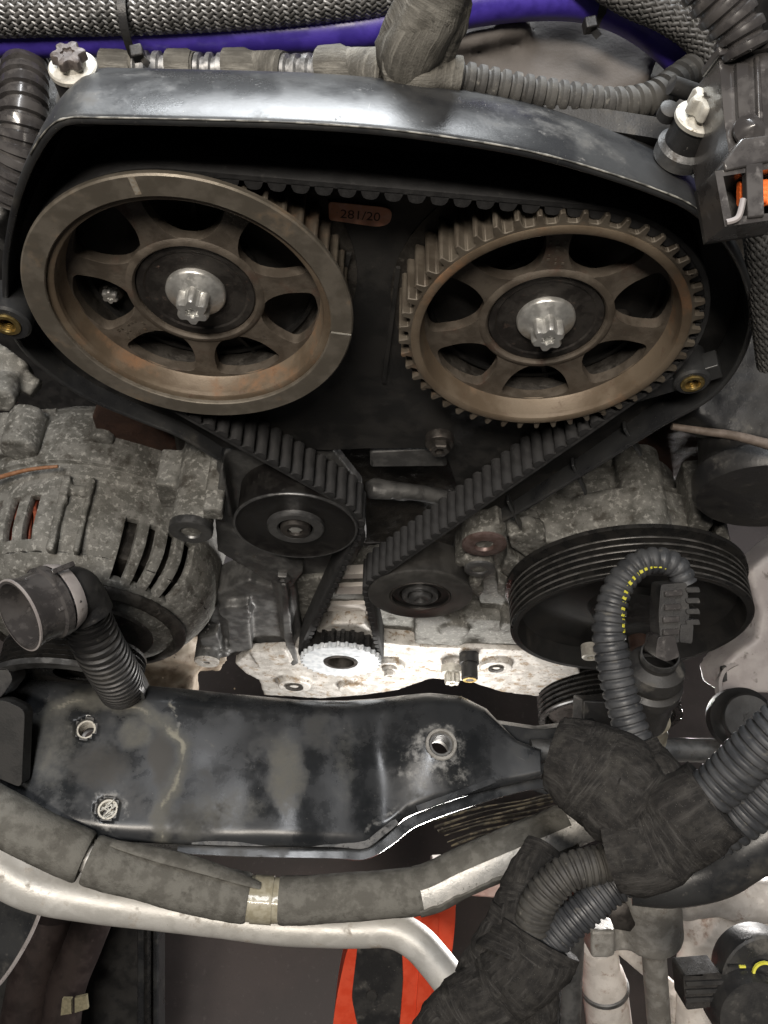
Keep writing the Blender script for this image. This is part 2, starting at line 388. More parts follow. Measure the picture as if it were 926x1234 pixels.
# ================================================================== drive: sprockets, belt, rollers
LC = (-7.06, 0.0); RC = (7.06, 0.0); CC = (0.17, -34.9); TC = (-3.12, -16.28); IC = (4.82, -23.94)

def round_poly(pts, r, n=5):
    out = []; m = len(pts)
    for i in range(m):
        p = Vector(pts[i]).to_2d() if len(pts[i]) > 2 else Vector(pts[i]); a = Vector(pts[i - 1]); b = Vector(pts[(i + 1) % m])
        rr = r[i] if isinstance(r, (list, tuple)) else r
        da = (a - p); db = (b - p); la = min(rr, da.length * .48); lb = min(rr, db.length * .48)
        s0 = p + da.normalized() * la; s1 = p + db.normalized() * lb
        for k in range(n + 1):
            t = k / n; out.append(tuple(s0 * (1 - t) ** 2 + p * 2 * t * (1 - t) + s1 * t * t))
    return out
def circle2(c, r, n=48, a0=0):
    return [(c[0] + r * math.cos(a0 + 2 * PI * k / n), c[1] + r * math.sin(a0 + 2 * PI * k / n)) for k in range(n)]

def cam_sprocket(c, phase, label, flange, mark, tooth_phase):
    cx, cz = c
    t = thing('camshaft_sprocket', (cx, 2.3, cz), label, 'sprocket')
    C3 = lambda y: (cx, y, cz)
    N_ = 48; parts = []
    # toothed rim
    out = []
    for k in range(N_):
        a = 2 * PI * k / N_ + tooth_phase; p = 2 * PI / N_
        for da, r in ((-.30, 5.60), (-.20, 5.66), (-.13, 5.96), (-.07, 6.0), (.07, 6.0), (.13, 5.96), (.20, 5.66), (.30, 5.60)):
            out.append((cx + r * math.cos(a + da * p), cz + r * math.sin(a + da * p)))
    mb = MB(); mb.prism(out, [circle2(c, 5.18, 120)], 0.0, 2.25)
    parts.append(mb.build('toothed_rim', M['sprocket'], t, 30, bevel=.03, seg=1))
    # sloped inner wall
    mb = MB(); mb.lathe([(5.19, -.02), (5.16, -.03), (5.02, -.78), (4.90, -.93)], C3(0), (0, -1, 0), 120)
    mb.lathe([(5.50, .015), (5.50, .075), (5.44, .10), (5.22, .10), (5.15, .06), (5.10, -.10)], C3(0), (0, -1, 0), 120)
    parts.append(mb.build('inner_wall', M['sprocket_rust'], t, 40))
    mb = MB(); mb.lathe([(5.17, -1.0), (4.95, -1.35), (5.0, -2.24), (5.19, -2.24)], C3(0), (0, -1, 0), 120); parts.append(mb.build('shaded_rear_skirt', M['cast_dark'], t, 40))  # rear of the rim, darkened to put the shade behind the web into colour
    if flange:
        mb = MB()
        notch = math.radians(-4)
        mb.lathe([(5.42, .02), (5.42, .24), (5.46, .28), (6.24, .28), (6.30, .22), (6.30, .05), (6.1, .02)], C3(0), (0, -1, 0), 160,
                 a0=PI + notch + .006, a1=3 * PI + notch - .006)
        f = mb.build('front_flange', M['sprocket_face'], t, 40)
        mb = MB()
        ca, sa = math.cos(notch), math.sin(notch)
        mb.bar((cx + 5.46 * ca, -.262, cz + 5.46 * sa), (cx + 6.26 * ca, -.262, cz + 6.26 * sa), .075, .05)
        n1 = mb.build('timing_notch', M['whitezinc'], f)
        mb = MB()
        a = math.radians(102)
        mb.bar((cx + 5.55 * math.cos(a), -.285, cz + 5.55 * math.sin(a)), (cx + 6.22 * math.cos(a), -.285, cz + 6.22 * math.sin(a)), .22, .012)
        n2 = mb.build('paint_mark', mat('chalk_mark', (.32, .30, .26), (.25, .21, .16), 6, .8), f)
        parts.append(f)
    mb = MB(); mb.ring(C3(2.28), 4.8, 6.35, 0, .14, (0, 1, 0), 96)
    parts.append(mb.build('rear_flange', M['cast_dark'], t))
    # seven-window web
    holes = []
    for k in range(7):
        a = math.radians(phase + k * 360 / 7)
        def pt(r, d): return (cx + r * math.cos(a + math.radians(d)), cz + r * math.sin(a + math.radians(d)))
        poly = [pt(2.70, -10), pt(3.5, -19.5), pt(4.70, -19.5), pt(4.90, -9), pt(4.95, 0), pt(4.90, 9), pt(4.70, 19.5), pt(3.5, 19.5), pt(2.70, 10)]
        holes.append(round_poly(poly, [.4, .5, .32, .5, .5, .5, .32, .5, .4], 4))
    mb = MB(); mb.prism(circle2(c, 5.02, 120), [circle2(c, 2.37, 72)] + holes, .88, 1.40)
    parts.append(mb.build('web', M['sprocket_web'], t, 35, bevel=.10, seg=3))
    mb = MB(); mb.lathe([(2.74, -.90), (2.68, -.84), (2.56, -.78), (2.46, -.78), (2.38, -.86), (2.37, -1.2)], C3(0), (0, -1, 0), 96)
    parts.append(mb.build('hub_ring', M['sprocket_web'], t, 45))
    mb = MB(); mb.lathe([(2.38, -1.35), (2.37, -1.02), (2.30, -.95), (2.05, -.96), (1.98, -1.02), (1.2, -1.03), (.9, -1.03)], C3(0), (0, -1, 0), 96)
    parts.append(mb.build('hub_disc', M['dark_steel'], t, 30))
    mb = MB()
    mb.lathe([(1.19, -1.03), (1.19, -.88), (1.12, -.79), (.86, -.72), (.70, -.56), (.4, -.5)], C3(0), (0, -1, 0), 64)
    bt = mb.build('bolt', M['bolt'], t, 40); parts.append(bt)
    mb = MB(); torx(mb, C3(.62), (0, -1, 0), .60, .82); h = mb.build('bolt_head', M['bolt'], bt, 32)
    # cast digits band on one spoke: small raised marks
    mb = MB(); rnd = random.Random(int(phase * 7))
    a = math.radians(218.6 if phase > 80 else 97.7)
    for i in range(3):
        for j in range(7):
            r = 3.0 + .2 * j; d = (i - 1) * .28
            if rnd.random() < .72:
                mb.box((cx + r * math.cos(a) - d * math.sin(a), 0.875, cz + r * math.sin(a) + d * math.cos(a)), (.10, .05, rnd.uniform(.05, .14)), Euler((0, -a, 0)))
    parts.append(tag(mb.build('cast_digits', M['sprocket'], t), kind='stuff'))
    attach(t, *parts)
    return t

cam_sprocket(LC, 90, 'brown left camshaft sprocket with smooth flat front ring and seven windows', True, None, 0)
cam_sprocket(RC, 72, 'brown right camshaft sprocket with its square teeth showing around the rim', False, None, .03)

# ---- belt path: circles (centre, radius of belt back, +1 inside the loop / -1 outside)
loop = [(LC, 6.22, 1), (RC, 6.22, 1), (IC, 3.18, -1), (CC, 3.22, 1), (TC, 3.32, -1)]
segs = []
for i in range(5):
    (c1, r1, s1), (c2, r2, s2) = loop[i], loop[(i + 1) % 5]
    c1, c2 = Vector(c1), Vector(c2); D = c2 - c1; k = (s2 * r2 - s1 * r1)
    # right normal with D . right = k, u . D > 0
    Ld = D.length; e = D / Ld; ep = Vector((e.y, -e.x)); sn = k / Ld; cs = math.sqrt(1 - sn * sn)
    right = e * sn + ep * cs
    segs.append((c1 - right * (s1 * r1), c2 - right * (s2 * r2), right))
bp = []                                            # polyline of the belt's back, clockwise seen from the front
for i in range(5):
    p, q, right = segs[i]
    n = max(2, int((q - p).length / .25))
    for k in range(n): bp.append((p.lerp(q, k / n), right.copy()))
    (c2, r2, s2) = loop[(i + 1) % 5]; c2 = Vector(c2)
    a0 = math.atan2(*((q - c2).yx)); nxt = segs[(i + 1) % 5][0]; a1 = math.atan2(*((nxt - c2).yx))
    if s2 > 0:
        while a1 > a0: a1 -= 2 * PI
    else:
        while a1 < a0: a1 += 2 * PI
    n = max(2, int(abs(a1 - a0) * r2 / .2))
    for k in range(n):
        a = a0 + (a1 - a0) * k / n; e = Vector((math.cos(a), math.sin(a)))
        bp.append((c2 + e * r2, -e * s2))
tot = sum((bp[i][0] - bp[i - 1][0]).length for i in range(len(bp)))
Y0, Y1 = .18, 2.22
belt = thing('timing_belt', (RC[0] + 6, 1, 0), 'black toothed timing belt looped over both camshaft sprockets, rollers and crankshaft sprocket', 'timing belt')
mb = MB(); m_ = len(bp); v = []
for p, r in bp:
    q = p + r * .24
    e = r * .03
    v += [Vector((p.x + e.x, Y0, p.y + e.y)), Vector((p.x, Y0 + .05, p.y)), Vector((p.x, Y1 - .05, p.y)), Vector((p.x + e.x, Y1, p.y + e.y)), Vector((q.x, Y1, q.y)), Vector((q.x, Y0, q.y))]
f = []
for i in range(m_):
    j = (i + 1) % m_
    for k in range(6): f.append((i * 6 + k, j * 6 + k, j * 6 + (k + 1) % 6, i * 6 + (k + 1) % 6))
mb.add(v, f); bb = mb.build('belt_band', M['rubber'], belt, 40)
attach(belt, bb)
nt_ = int(round(tot / .785)); pitch = tot / nt_
tm = MB(); hw = .32
prof = [(-hw, -.02), (-hw * .92, .13), (-hw * .68, .28), (-hw * .3, .335), (hw * .3, .335), (hw * .68, .28), (hw * .92, .13), (hw, -.02)]
tm.prism(prof, [], Y0, Y1)
tooth0 = tm.build('tooth', M['rubber'], None, 50)
acc = 0; nxt = pitch * .35; cnt = 0
for i in range(m_):
    a, ra = bp[i]; b, rb = bp[(i + 1) % m_]; L_ = (b - a).length
    while nxt <= acc + L_ and cnt < nt_:
        t_ = (nxt - acc) / L_; p = a.lerp(b, t_); r = ra.lerp(rb, t_).normalized()
        o = tooth0 if cnt == 0 else tooth0.copy()
        if cnt: COL.objects.link(o)
        p = p + r * .23; u = Vector((-r.y, r.x))
        o.parent = belt; o.matrix_parent_inverse = Matrix.Translation(-belt.location)
        mw = Matrix.Identity(4)
        mw.col[0] = (u.x, 0, u.y, 0); mw.col[1] = (0, 1, 0, 0); mw.col[2] = (r.x, 0, r.y, 0); mw.col[3] = (p.x, 0, p.y, 1)
        if mw.determinant() < 0: mw.col[0] = (-u.x, 0, -u.y, 0)
        o.matrix_basis = mw
        cnt += 1; nxt += pitch
    acc += L_

# ---- tensioner roller
t = thing('tensioner_roller', (TC[0], 2.4, TC[1]), 'black belt tensioner roller with grey centre washer beside the alternator', 'roller')
c3 = (TC[0], 0, TC[1])
mb = MB(); mb.lathe([(3.30, -2.3), (3.30, -.12), (3.47, -.06), (3.47, .02), (3.40, .05), (3.33, -.02), (3.2, -.12), (1.7, -.16), (1.6, -.16)], c3, (0, -1, 0), 128)
a = mb.build('roller_shell', M['roller'], t, 40)
mb = MB(); mb.lathe([(3.478, -.08), (3.482, .02), (3.42, .065), (3.34, .03)], c3, (0, -1, 0), 128); b = mb.build('rim_edge', M['roller_rim'], t, 60)
mb = MB(); mb.lathe([(1.62, -.18), (1.60, .05), (1.50, .14), (1.05, .12), (1.0, .05), (.95, .0)], c3, (0, -1, 0), 64); c = mb.build('washer', M['roller_rim'], t, 30)
mb = MB(); mb.lathe([(.86, -.1), (.84, .18), (.76, .26), (.46, .26), (.42, .0), (.001, -.02)], c3, (0, -1, 0), 48); d = mb.build('bolt', M['dark_steel'], t, 30)
mb = MB(); mb.lathe([(.36, 0), (.34, .16), (.2, .2), (.001, .2)], c3, (0, -1, 0), 36, wob=lambda q, h: 1 + .12 * math.cos(6 * q)); e = mb.build('bolt_socket', M['bolt'], d, 30)
attach(t, a, b, c, d)
# ---- idler roller
t = thing('idler_roller', (IC[0], 2.4, IC[1]), 'small dark idler roller with ringed bearing under the right belt run', 'roller')
c3 = (IC[0], 0, IC[1])
mb = MB(); mb.lathe([(3.16, -2.3), (3.16, -.25), (3.20, -.2), (3.35, -.14), (3.35, -.02), (3.25, .05), (2.0, .07), (1.95, 0), (1.9, -.15)], c3, (0, -1, 0), 128)
a = mb.build('roller_shell', mat('grey_roller', (.060, .058, .055), (.085, .082, .078), 1.2, .34, .45, metal=.35, bump=.1, bscale=12), t, 40)
mb = MB(); mb.lathe([(1.92, -.15), (1.90, .04), (1.80, .06), (1.78, -.06), (1.35, -.06)], c3, (0, -1, 0), 72); b = mb.build('bearing_seal', M['roller'], t, 30)
mb = MB(); mb.lathe([(1.95, .02), (1.93, .085), (1.84, .085), (1.82, .02)], c3, (0, -1, 0), 72); b2 = mb.build('bearing_ring', M['dark_steel'], t, 30)
mb = MB(); mb.lathe([(1.18, -.2), (1.16, .10), (1.06, .14), (.9, .10), (.8, .02)], c3, (0, -1, 0), 64); c = mb.build('washer', M['roller_rim'], t, 30)
mb = MB(); mb.lathe([(.74, -.1), (.72, .26), (.64, .34), (.38, .34), (.36, .05), (.001, .05)], c3, (0, -1, 0), 48); d = mb.build('bolt', M['roller_rim'], t, 30)
attach(t, a, b, b2, c, d)
# ---- crankshaft sprocket
t = thing('crankshaft_sprocket', (CC[0], 2.6, CC[1]), 'bright toothed crankshaft sprocket at the bottom of the timing belt', 'sprocket')
out = []
for k in range(30):
    a0 = 2 * PI * k / 30; p = 2 * PI / 30
    for da, r in ((-.28, 2.86), (-.12, 3.04), (.12, 3.04), (.28, 2.86)):
        out.append((CC[0] + r * math.cos(a0 + da * p), CC[1] + r * math.sin(a0 + da * p)))
mb = MB(); mb.prism(out, [circle2(CC, 1.28, 48)], -.45, -.05); a = mb.build('front_ring', M['crank'], t, 30, bevel=.03, seg=1)
out = []
for k in range(24):
    a0 = 2 * PI * k / 24; p = 2 * PI / 24
    for da, r in ((-.3, 2.55), (-.14, 2.88), (.14, 2.88), (.3, 2.55)):
        out.append((CC[0] + r * math.cos(a0 + da * p), CC[1] + r * math.sin(a0 + da * p)))
mb = MB(); mb.prism(out, [circle2(CC, 1.1, 48)], -.04, 2.6); b = mb.build('toothed_barrel', M['vbelt'], t, 30)
mb = MB(); mb.ring((CC[0], -.5, CC[1]), 1.02, 1.27, 0, 2.2, (0, 1, 0), 56); c = mb.build('bore_sleeve', M['dark_steel'], t, 30)
mb = MB(); mb.lathe([(1.01, -1.2), (1.0, -.6), (.001, -.6)], (CC[0], 0, CC[1]), (0, -1, 0), 48); d = mb.build('shaft_end', M['whitezinc'], t, 30)
attach(t, a, b, c, d)

# ================================================================== timing cover
def lip(px, py, y): q = P(px, py, y=y); return Vector((q.x, q.y, q.z))
LIP = [(62, 151, -1.2), (40, 180, -1.0), (20, 225, -.5), (8, 275, .2), (2, 330, .7), (8, 392, 1.0), (40, 438, 1.2), (100, 480, 1.4), (170, 510, 1.5), (215, 528, 1.5), (262, 556, 1.5)]
LIPR = [(560, 656, 1.6), (640, 612, 1.4), (740, 552, 1.1), (800, 515, .9), (858, 482, .6), (893, 440, .5), (910, 390, .3), (905, 340, -.1), (880, 290, -.7), (838, 250, -1.1),
        (790, 228, -1.2), (735, 209, -1.2), (670, 190, -1.2), (600, 175, -1.2), (500, 160, -1.2), (420, 152, -1.2), (330, 147, -1.2), (220, 144, -1.2), (120, 142, -1.2), (85, 142, -1.2)]
L1 = [lip(*p) for p in LIPR] + [lip(*p) for p in LIP]
ctrl = catmull(L1, 6)
cover = thing('timing_belt_cover', (0, 2.8, -6), 'worn black rear timing belt cover framing the two camshaft sprockets', 'belt cover')
v = []; f = []; n = len(ctrl); outl = []
TH = .24; YB = 2.45
for i, p in enumerate(ctrl):
    a = ctrl[max(i - 1, 0)]; b = ctrl[min(i + 1, n - 1)]
    tg = Vector((b.x - a.x, b.z - a.z)).normalized(); nrm = Vector((-tg.y, tg.x))   # path runs anticlockwise: left normal points inward
    c = Vector((0, -1)) - Vector((p.x, p.z))
    top = max(0, min(1, (p.z - 1) / 4))
    k = Vector((p.x, p.z)); dr = .17 * top
    def q(off, y): return Vector((k.x + nrm.x * off, y, k.y + nrm.y * off))
    s = dr * (YB - p.y)
    e_ = q(s + TH * .5, YB); outl.append((e_.x, e_.z))
    prof_ = [(0.0, 0.0), (.04, -.035), (.16, -.05), (.32, -.02), (.5, .10), (.7, .34), (.86, .65), (1.0, 1.0)]
    ring_ = [q(.05, p.y)] + [q(o_ * s if s > .05 else 0, p.y + .05 + (YB - p.y - .05) * t_) for t_, o_ in prof_] + [q((o_ * s if s > .05 else 0) + TH, p.y + .05 + (YB - p.y - .05) * t_) for t_, o_ in reversed(prof_)] + [q(TH - .05, p.y)]
    v += ring_; K8 = len(ring_)
for i in range(n - 1):
    for k in range(K8): f.append((i * K8 + k, i * K8 + (k + 1) % K8, (i + 1) * K8 + (k + 1) % K8, (i + 1) * K8 + k))
f.append(tuple(range(K8))); f.append(tuple((n - 1) * K8 + k for k in range(K8)))
mb = MB(); mb.add(v, f); wall = mb.build('rim_wall', M['cover'], cover, 50)
for q_ in ((400, 540), (440, 538), (536, 538), (556, 600)):
    e_ = P(*q_, y=YB); outl.append((e_.x, e_.z))
mb = MB(); mb.prism(outl, [circle2(LC, 1.6, 32), circle2(RC, 1.6, 32)], YB - .12, YB + .12); bp_ = mb.build('back_plate', M['cover_in'], cover, 35)
edge_ = [p + Vector((0, .01, .01)) for p in ctrl if p.z > 3.2 and p.y < -.9]
mb = MB(); mb.tube(edge_, lambda q: .028 + .022 * noise.noise(Vector((q * 40, 0, 0))), 6); worn = mb.build('worn_edge', mat('worn_plastic_edge', (.06, .058, .052), (.30, .29, .26), 1.8, .6, lo=.42, hi=.62), cover)
# ribs on the back plate, behind the sprockets
ribs = []
for (x, z, r) in ((-7.06, 0, 2.2), (7.06, 0, 2.2), (-7.06, 0, 4.6), (7.06, 0, 4.6)):
    mb = MB(); mb.ring((x, YB, z), r, r + .18, 0, .35, (0, -1, 0), 64); ribs.append(mb.build('rib', M['cover_in'], cover, 35))
for x0, z0, x1, z1 in ((-7, 2, -7, 5.8), (-7, -2, -4, -6), (7, 2, 7, 5.8), (7, -2, 9, -6), (-2.2, -6.5, -1.1, 1.5), (.9, -6, .9, 1.0)):
    mb = MB(); mb.bar((x0, YB - .15, z0), (x1, YB - .15, z1), .18, .35); ribs.append(mb.build('rib', M['cover_in'], cover, 35))
parts = [wall, bp_, worn] + ribs
def boss(px, py, y, r, rin):
    c = P(px, py, y=y); pr_ = []
    mb = MB(); mb.lathe([(r, -1.6), (r, -.1), (r - .1, 0), (rin + .02, 0), (rin, -.05), (rin, -.6)], c, (0, -1, 0), 48); o = mb.build('screw_boss', M['cover'], cover, 35)
    mb = MB(); mb.lathe([(rin, -.3), (rin, .05), (rin * .93, .08), (rin * .66, .08), (rin * .60, -.02), (rin * .55, -.5), (.001, -.55)], c, (0, -1, 0), 48)
    i_ = mb.build('brass_insert', M['brass'], o, 35)
    mb = MB()
    for k in range(5): mb.ring((c.x, c.y + .05 + .09 * k, c.z), rin * .50, rin * .62, 0, .04, (0, 1, 0), 32)
    mb.build('thread', M['brass'], i_, 35)
    return o
parts.append(boss(8, 391, .3, .95, .56)); parts.append(boss(835, 462, .3, .78, .50))
# web joining the right boss to the wall and the ribs that stiffen the lower runs
mb = MB(); c = P(835, 462, y=.5)
mb.bar((c.x - 2.2, 1.1, c.z - 1.4), (c.x + .9, .95, c.z + .9), .9, .9)
parts.append(mb.build('screw_web', M['cover'], cover, 35, bevel=.05)); mb = MB()
c2_ = P(8, 391, y=.5); mb.bar((c2_.x - 1.5, 1.2, c2_.z), (c2_.x + .8, 1.2, c2_.z - .2), .9, .9)
parts.append(mb.build('screw_web', M['cover'], cover, 35, bevel=.05))
for (a_, b_) in (((690, 556), (706, 592)), ((612, 600), (628, 634)), ((752, 512), (772, 545))):
    mb = MB(); p, q = P(*a_, y=1.9), P(*b_, y=1.5); mb.bar(p, q, .16, .6)
    parts.append(mb.build('stiffener', M['cover'], cover, 35, bevel=.05))
# nicks on the lip
attach(cover, *parts)

# shield over a dark inner guide behind the belt teeth, left and right lower run (inner edge wall)
t = thing('orange_sticker', P(432, 262, y=2.25), 'faded orange sticker with worn digits between the two camshaft sprockets', 'sticker')
p0 = P(396, 243, y=2.2); p1 = P(474, 250, y=2.2)
fx = (p1 - p0); fx.y = 0; Wd = fx.length; fx.normalize(); fz = Vector((-fx.z, 0, fx.x)); Ht = .95
if fz.z < 0: fz = -fz
def sf(a, b, h): return p0 + fx * a - fz * b + Vector((0, h, 0))
mb = MB(); mb.prism(round_poly([(0, 0), (Wd - .2, .03), (Wd, .25), (Wd - .05, Ht * .8), (Wd - .5, Ht), (0.05, Ht * .86)], [.15, .3, .2, .3, .3, .1], 3), [], 0, .03, frame=sf)
st = mb.build('sticker_sheet', M['sticker'], t)
fc = bpy.data.curves.new('digits', 'FONT'); fc.body = '281/20'; fc.size = .55; fc.extrude = .002; fc.align_x = 'LEFT'
fo = bpy.data.objects.new('tmp_text', fc); COL.objects.link(fo)
dg = bpy.context.evaluated_depsgraph_get(); me = bpy.data.meshes.new_from_object(fo.evaluated_get(dg))
bpy.data.objects.remove(fo)
me.materials.clear(); me.materials.append(M['stickink'])
tx = bpy.data.objects.new('printed_digits', me); COL.objects.link(tx)
mw = Matrix.Identity(4); mw.col[0] = (*fx, 0); mw.col[1] = (*fz, 0); mw.col[2] = (0, -1, 0, 0); o_ = sf(.45, .66, -.006); mw.col[3] = (*o_, 1)
me.transform(mw)
attach(t, st); sub(st, tx)

for (px_, py_, lab_) in ((134, 352, 'small star bolt seen through the left window of the left camshaft sprocket'), (746, 389, 'small star bolt seen through a right window of the right camshaft sprocket')):
    c = P(px_, py_, y=2.0); t = thing('cover_bolt', c, lab_, 'bolt')
    mb = MB(); torx(mb, c, (0, -1, 0), .30, .35); a = mb.build('bolt_head', M['bolt'], t, 45)
    mb = MB(); mb.lathe([(.5, -.4), (.5, 0), (.44, .06), (.2, .06)], c, (0, -1, 0), 32); b = mb.build('washer', M['dark_steel'], t); attach(t, a, b)

# ================================================================== setting far below and behind
def struct(o): o['kind'] = 'structure'; return o
mb = MB(); mb.prism([(-260, -160), (260, -160), (260, 260), (-260, 260)], [], 0, -2, frame=lambda a, b, h: Vector((a, b, -112 + h)))
struct(mb.build('garage_floor', M['floor']))
mb = MB(); mb.box((0, 46, -30), (120, 2, 130)); struct(mb.build('engine_bay_bulkhead', M['cover_in']))

def pxpoly(pts, y): return [(lambda q: (q.x, q.z))(P(px, py, y=y)) for px, py in pts]
def pxprism(mb, pts, y0, y1, holes=()):
    return mb.prism(pxpoly(pts, y0), [pxpoly(h, y0) for h in holes], y0, y1)
def ell(px, py, y, r, n=24):
    c = P(px, py, y=y); return circle2((c.x, c.z), r, n)
def cyl(mb, px, py, y, r, L_, axis=(0, 1, 0), n=40, cap=True):
    c = P(px, py, y=y)
    mb.lathe([(0.001, 0), (r, 0), (r, L_), (0.001, L_)], c, axis, n); return c

# ================================================================== engine block and castings round the crankshaft
eng = thing('engine_block', (0, 8, -40), 'oily dark cast engine block with bright lower flange round the crankshaft sprocket', 'engine block')
parts = []
mb = MB(); mb.box((1.5, 13.5, -13), (25, 14, 32)); mb.box((2, 14, 0), (28, 14, 5)); mb.box((2, 15, -33), (20, 14, 8))
parts.append(cast(mb.build('block_body', M['cast_dark'], eng), .5, .25))
# oil pump housing: bright machined flange
mb = MB()
pxprism(mb, [(283, 800), (300, 786), (345, 786), (366, 770), (400, 752), (440, 752), (462, 775), (520, 780), (585, 782), (632, 784), (690, 788), (700, 812), (650, 840), (604, 834), (566, 822), (520, 818), (480, 832), (440, 838), (388, 842),
             (318, 838), (312, 820), (296, 812)], 1.0, 3.6)
for (x, y_, r) in ((355, 828, 1.4), (240, 800, .01), (552, 806, 1.1), (598, 806, 1.3), (470, 806, 1.2), (425, 832, 1.2)):
    if r > .1: cyl(mb, x, y_, .5, r, 2.4)
pxprism(mb, [(300, 786), (345, 784), (352, 800), (312, 806)], .6, 1.4)
parts.append(cast(mb.build('oil_pump_flange', M['cast_bright'], eng), .13, .10))
mb = MB()
for (x, y_, r) in ((355, 826, .62), (598, 805, .5), (470, 800, .4)): cyl(mb, x, y_, .44, r, .1)
# open bolt holes
for (x, y_, r) in ((355, 828, .75), (598, 806, .6)):
    mb2 = MB(); c = P(x, y_, y=.42); mb2.lathe([(r * .55, .0), (r, .0), (r, .08), (r * .98, .1), (r * .6, .02), (r * .5, -.3)], c, (0, -1, 0), 32); parts.append(mb2.build('bolt_hole', M['cast_dark'], eng))
# darker casting above the flange, with ribs
mb = MB()
pxprism(mb, [(345, 700), (470, 690), (560, 740), (640, 745), (640, 790), (520, 786), (470, 786), (380, 790), (330, 792), (300, 790), (300, 740)], 2.2, 4.5)
pxprism(mb, [(560, 745), (640, 750), (640, 786), (556, 782)], 1.4, 3.0)
pxprism(mb, [(500, 742), (520, 738), (560, 752), (556, 784), (500, 782)], 1.2, 3.0)
cyl(mb, 548, 762, .9, 1.1, 2.5)
parts.append(cast(mb.build('front_casting', M['cast'], eng), .16, .12))
# off-white bars stand in for light gaps seen through the belt loop
for (x0, x1, y_, h) in ((416, 444, 692, 5), (408, 440, 707, 9), (398, 446, 729, 7), (404, 446, 741, 5)):
    mb = MB(); pxprism(mb, [(x0, y_), (x1, y_ - 1), (x1 + 1, y_ + h), (x0 - 4, y_ + h + 1)], 1.9, 2.6)
    parts.append(mb.build('rib', M['offwhite'], eng, bevel=.06))
# grey ledge and smooth knuckle under the back plate
mb = MB(); pxprism(mb, [(446, 545), (533, 541), (540, 562), (446, 563)], 2.6, 6); parts.append(mb.build('ledge', M['bracket'], eng, bevel=.15))
mb = MB(); c = P(452, 600, y=4.5); mb.lathe([(0.001, 1.4), (.9, 1.3), (1.5, .9), (1.8, .2), (1.8, -3)], c, (-.1, -.2, .6), 40); mb.tube(catmull([P(445, 590, y=4.3), P(490, 592, y=4.6), P(540, 600, y=5.0)]), .55, 16)
parts.append(cast(mb.build('knuckle', M['bracket'], eng), .2, .06))
attach(eng, *parts)
def hexbolt(px, py, y, r, label, m='dark_steel', ln=.5, cat='bolt', torxn=0):
    c = P(px, py, y=y); t = thing('bolt', c, label, cat); mb = MB()
    mb.lathe([(r * 1.35, -.6), (r * 1.35, 0), (r * 1.28, .07), (r * .9, .1)], c, (0, -1, 0), 40); a = mb.build('washer', M[m], t)
    mb = MB()
    if torxn: torx(mb, c + Vector((0, -.05, 0)), (0, -1, 0), r * .85, ln)
    else: mb.lathe([(r, .05), (r, ln * .85), (r * .88, ln), (r * .5, ln), (r * .45, ln * .5), (.001, ln * .5)], c, (0, -1, 0), 6)
    b = mb.build('bolt_head', M[m], t, 30)
    attach(t, a, b); return t
hexbolt(530, 535, 1.9, .55, 'rusty bolt alone on the black plate below the two camshaft sprockets', 'dark_steel')
hexbolt(341, 691, 1.4, .55, 'small socket bolt in the bracket just below the tensioner roller', 'roller_rim')
hexbolt(470, 808, .3, .45, 'small bolt on bright flange right of the crankshaft sprocket', 'cast_bright')
t = thing('sensor_plug', P(566, 800, y=0), 'short black sensor plug between two pale bolts on the bright flange', 'sensor')
mb = MB(); c = P(566, 806, y=-.2); mb.lathe([(.75, 0), (.75, 1.2), (.62, 1.25), (.62, 2.4), (.5, 2.5), (.001, 2.5)], c + Vector((0, 1.6, 0)), (0, -1, 0), 32); a = mb.build('plug_body', M['plastic'], t)
mb = MB(); mb.ring(c + Vector((0, -.92, 0)), .3, .52, 0, .1, (0, 1, 0), 32); b = mb.build('plug_ring', M['brass'], t); attach(t, a, b)
t = thing('bolt', P(545, 815, y=-.3), 'pale star headed bolt low on bright flange below the idler roller', 'bolt'); c = P(545, 812, y=0)
mb = MB(); torx(mb, c, (0, -1, 0), .55, .8); a = mb.build('bolt_head', M['whitezinc'], t, 50); mb = MB(); mb.lathe([(.85, -.6), (.85, 0), (.7, .1), (.3, .1)], c, (0, -1, 0), 32); b = mb.build('washer', M['whitezinc'], t); attach(t, a, b)

# tensioner bracket: smooth dark alloy plate behind the roller with a long leg
t = thing('tensioner_bracket', (TC[0], 3, TC[1] - 2), 'dark smooth alloy bracket with a long leg reaching down to the crankshaft', 'bracket')
mb = MB()
pxprism(mb, [(262, 548), (300, 532), (400, 540), (436, 585), (442, 650), (420, 690), (366, 712), (326, 702), (262, 664), (258, 610)], 2.6, 3.3)
pxprism(mb, [(258, 610), (268, 560), (284, 640), (262, 664)], 1.4, 3.2)
pxprism(mb, [(262, 664), (284, 640), (345, 676), (366, 690), (352, 708), (326, 702)], 1.3, 3.2)
cyl(mb, 341, 692, 1.2, 1.05, 1.6)
pxprism(mb, [(326, 702), (356, 700), (360, 740), (366, 775), (380, 800), (396, 822), (372, 820), (350, 806), (340, 780), (336, 740)], 1.5, 2.9)
pxprism(mb, [(338, 705), (346, 705), (352, 760), (360, 800), (352, 804), (342, 770)], .9, 1.8)
a = cast(mb.build('bracket_plate', M['bracket'], t), .13, .03); attach(t, a)
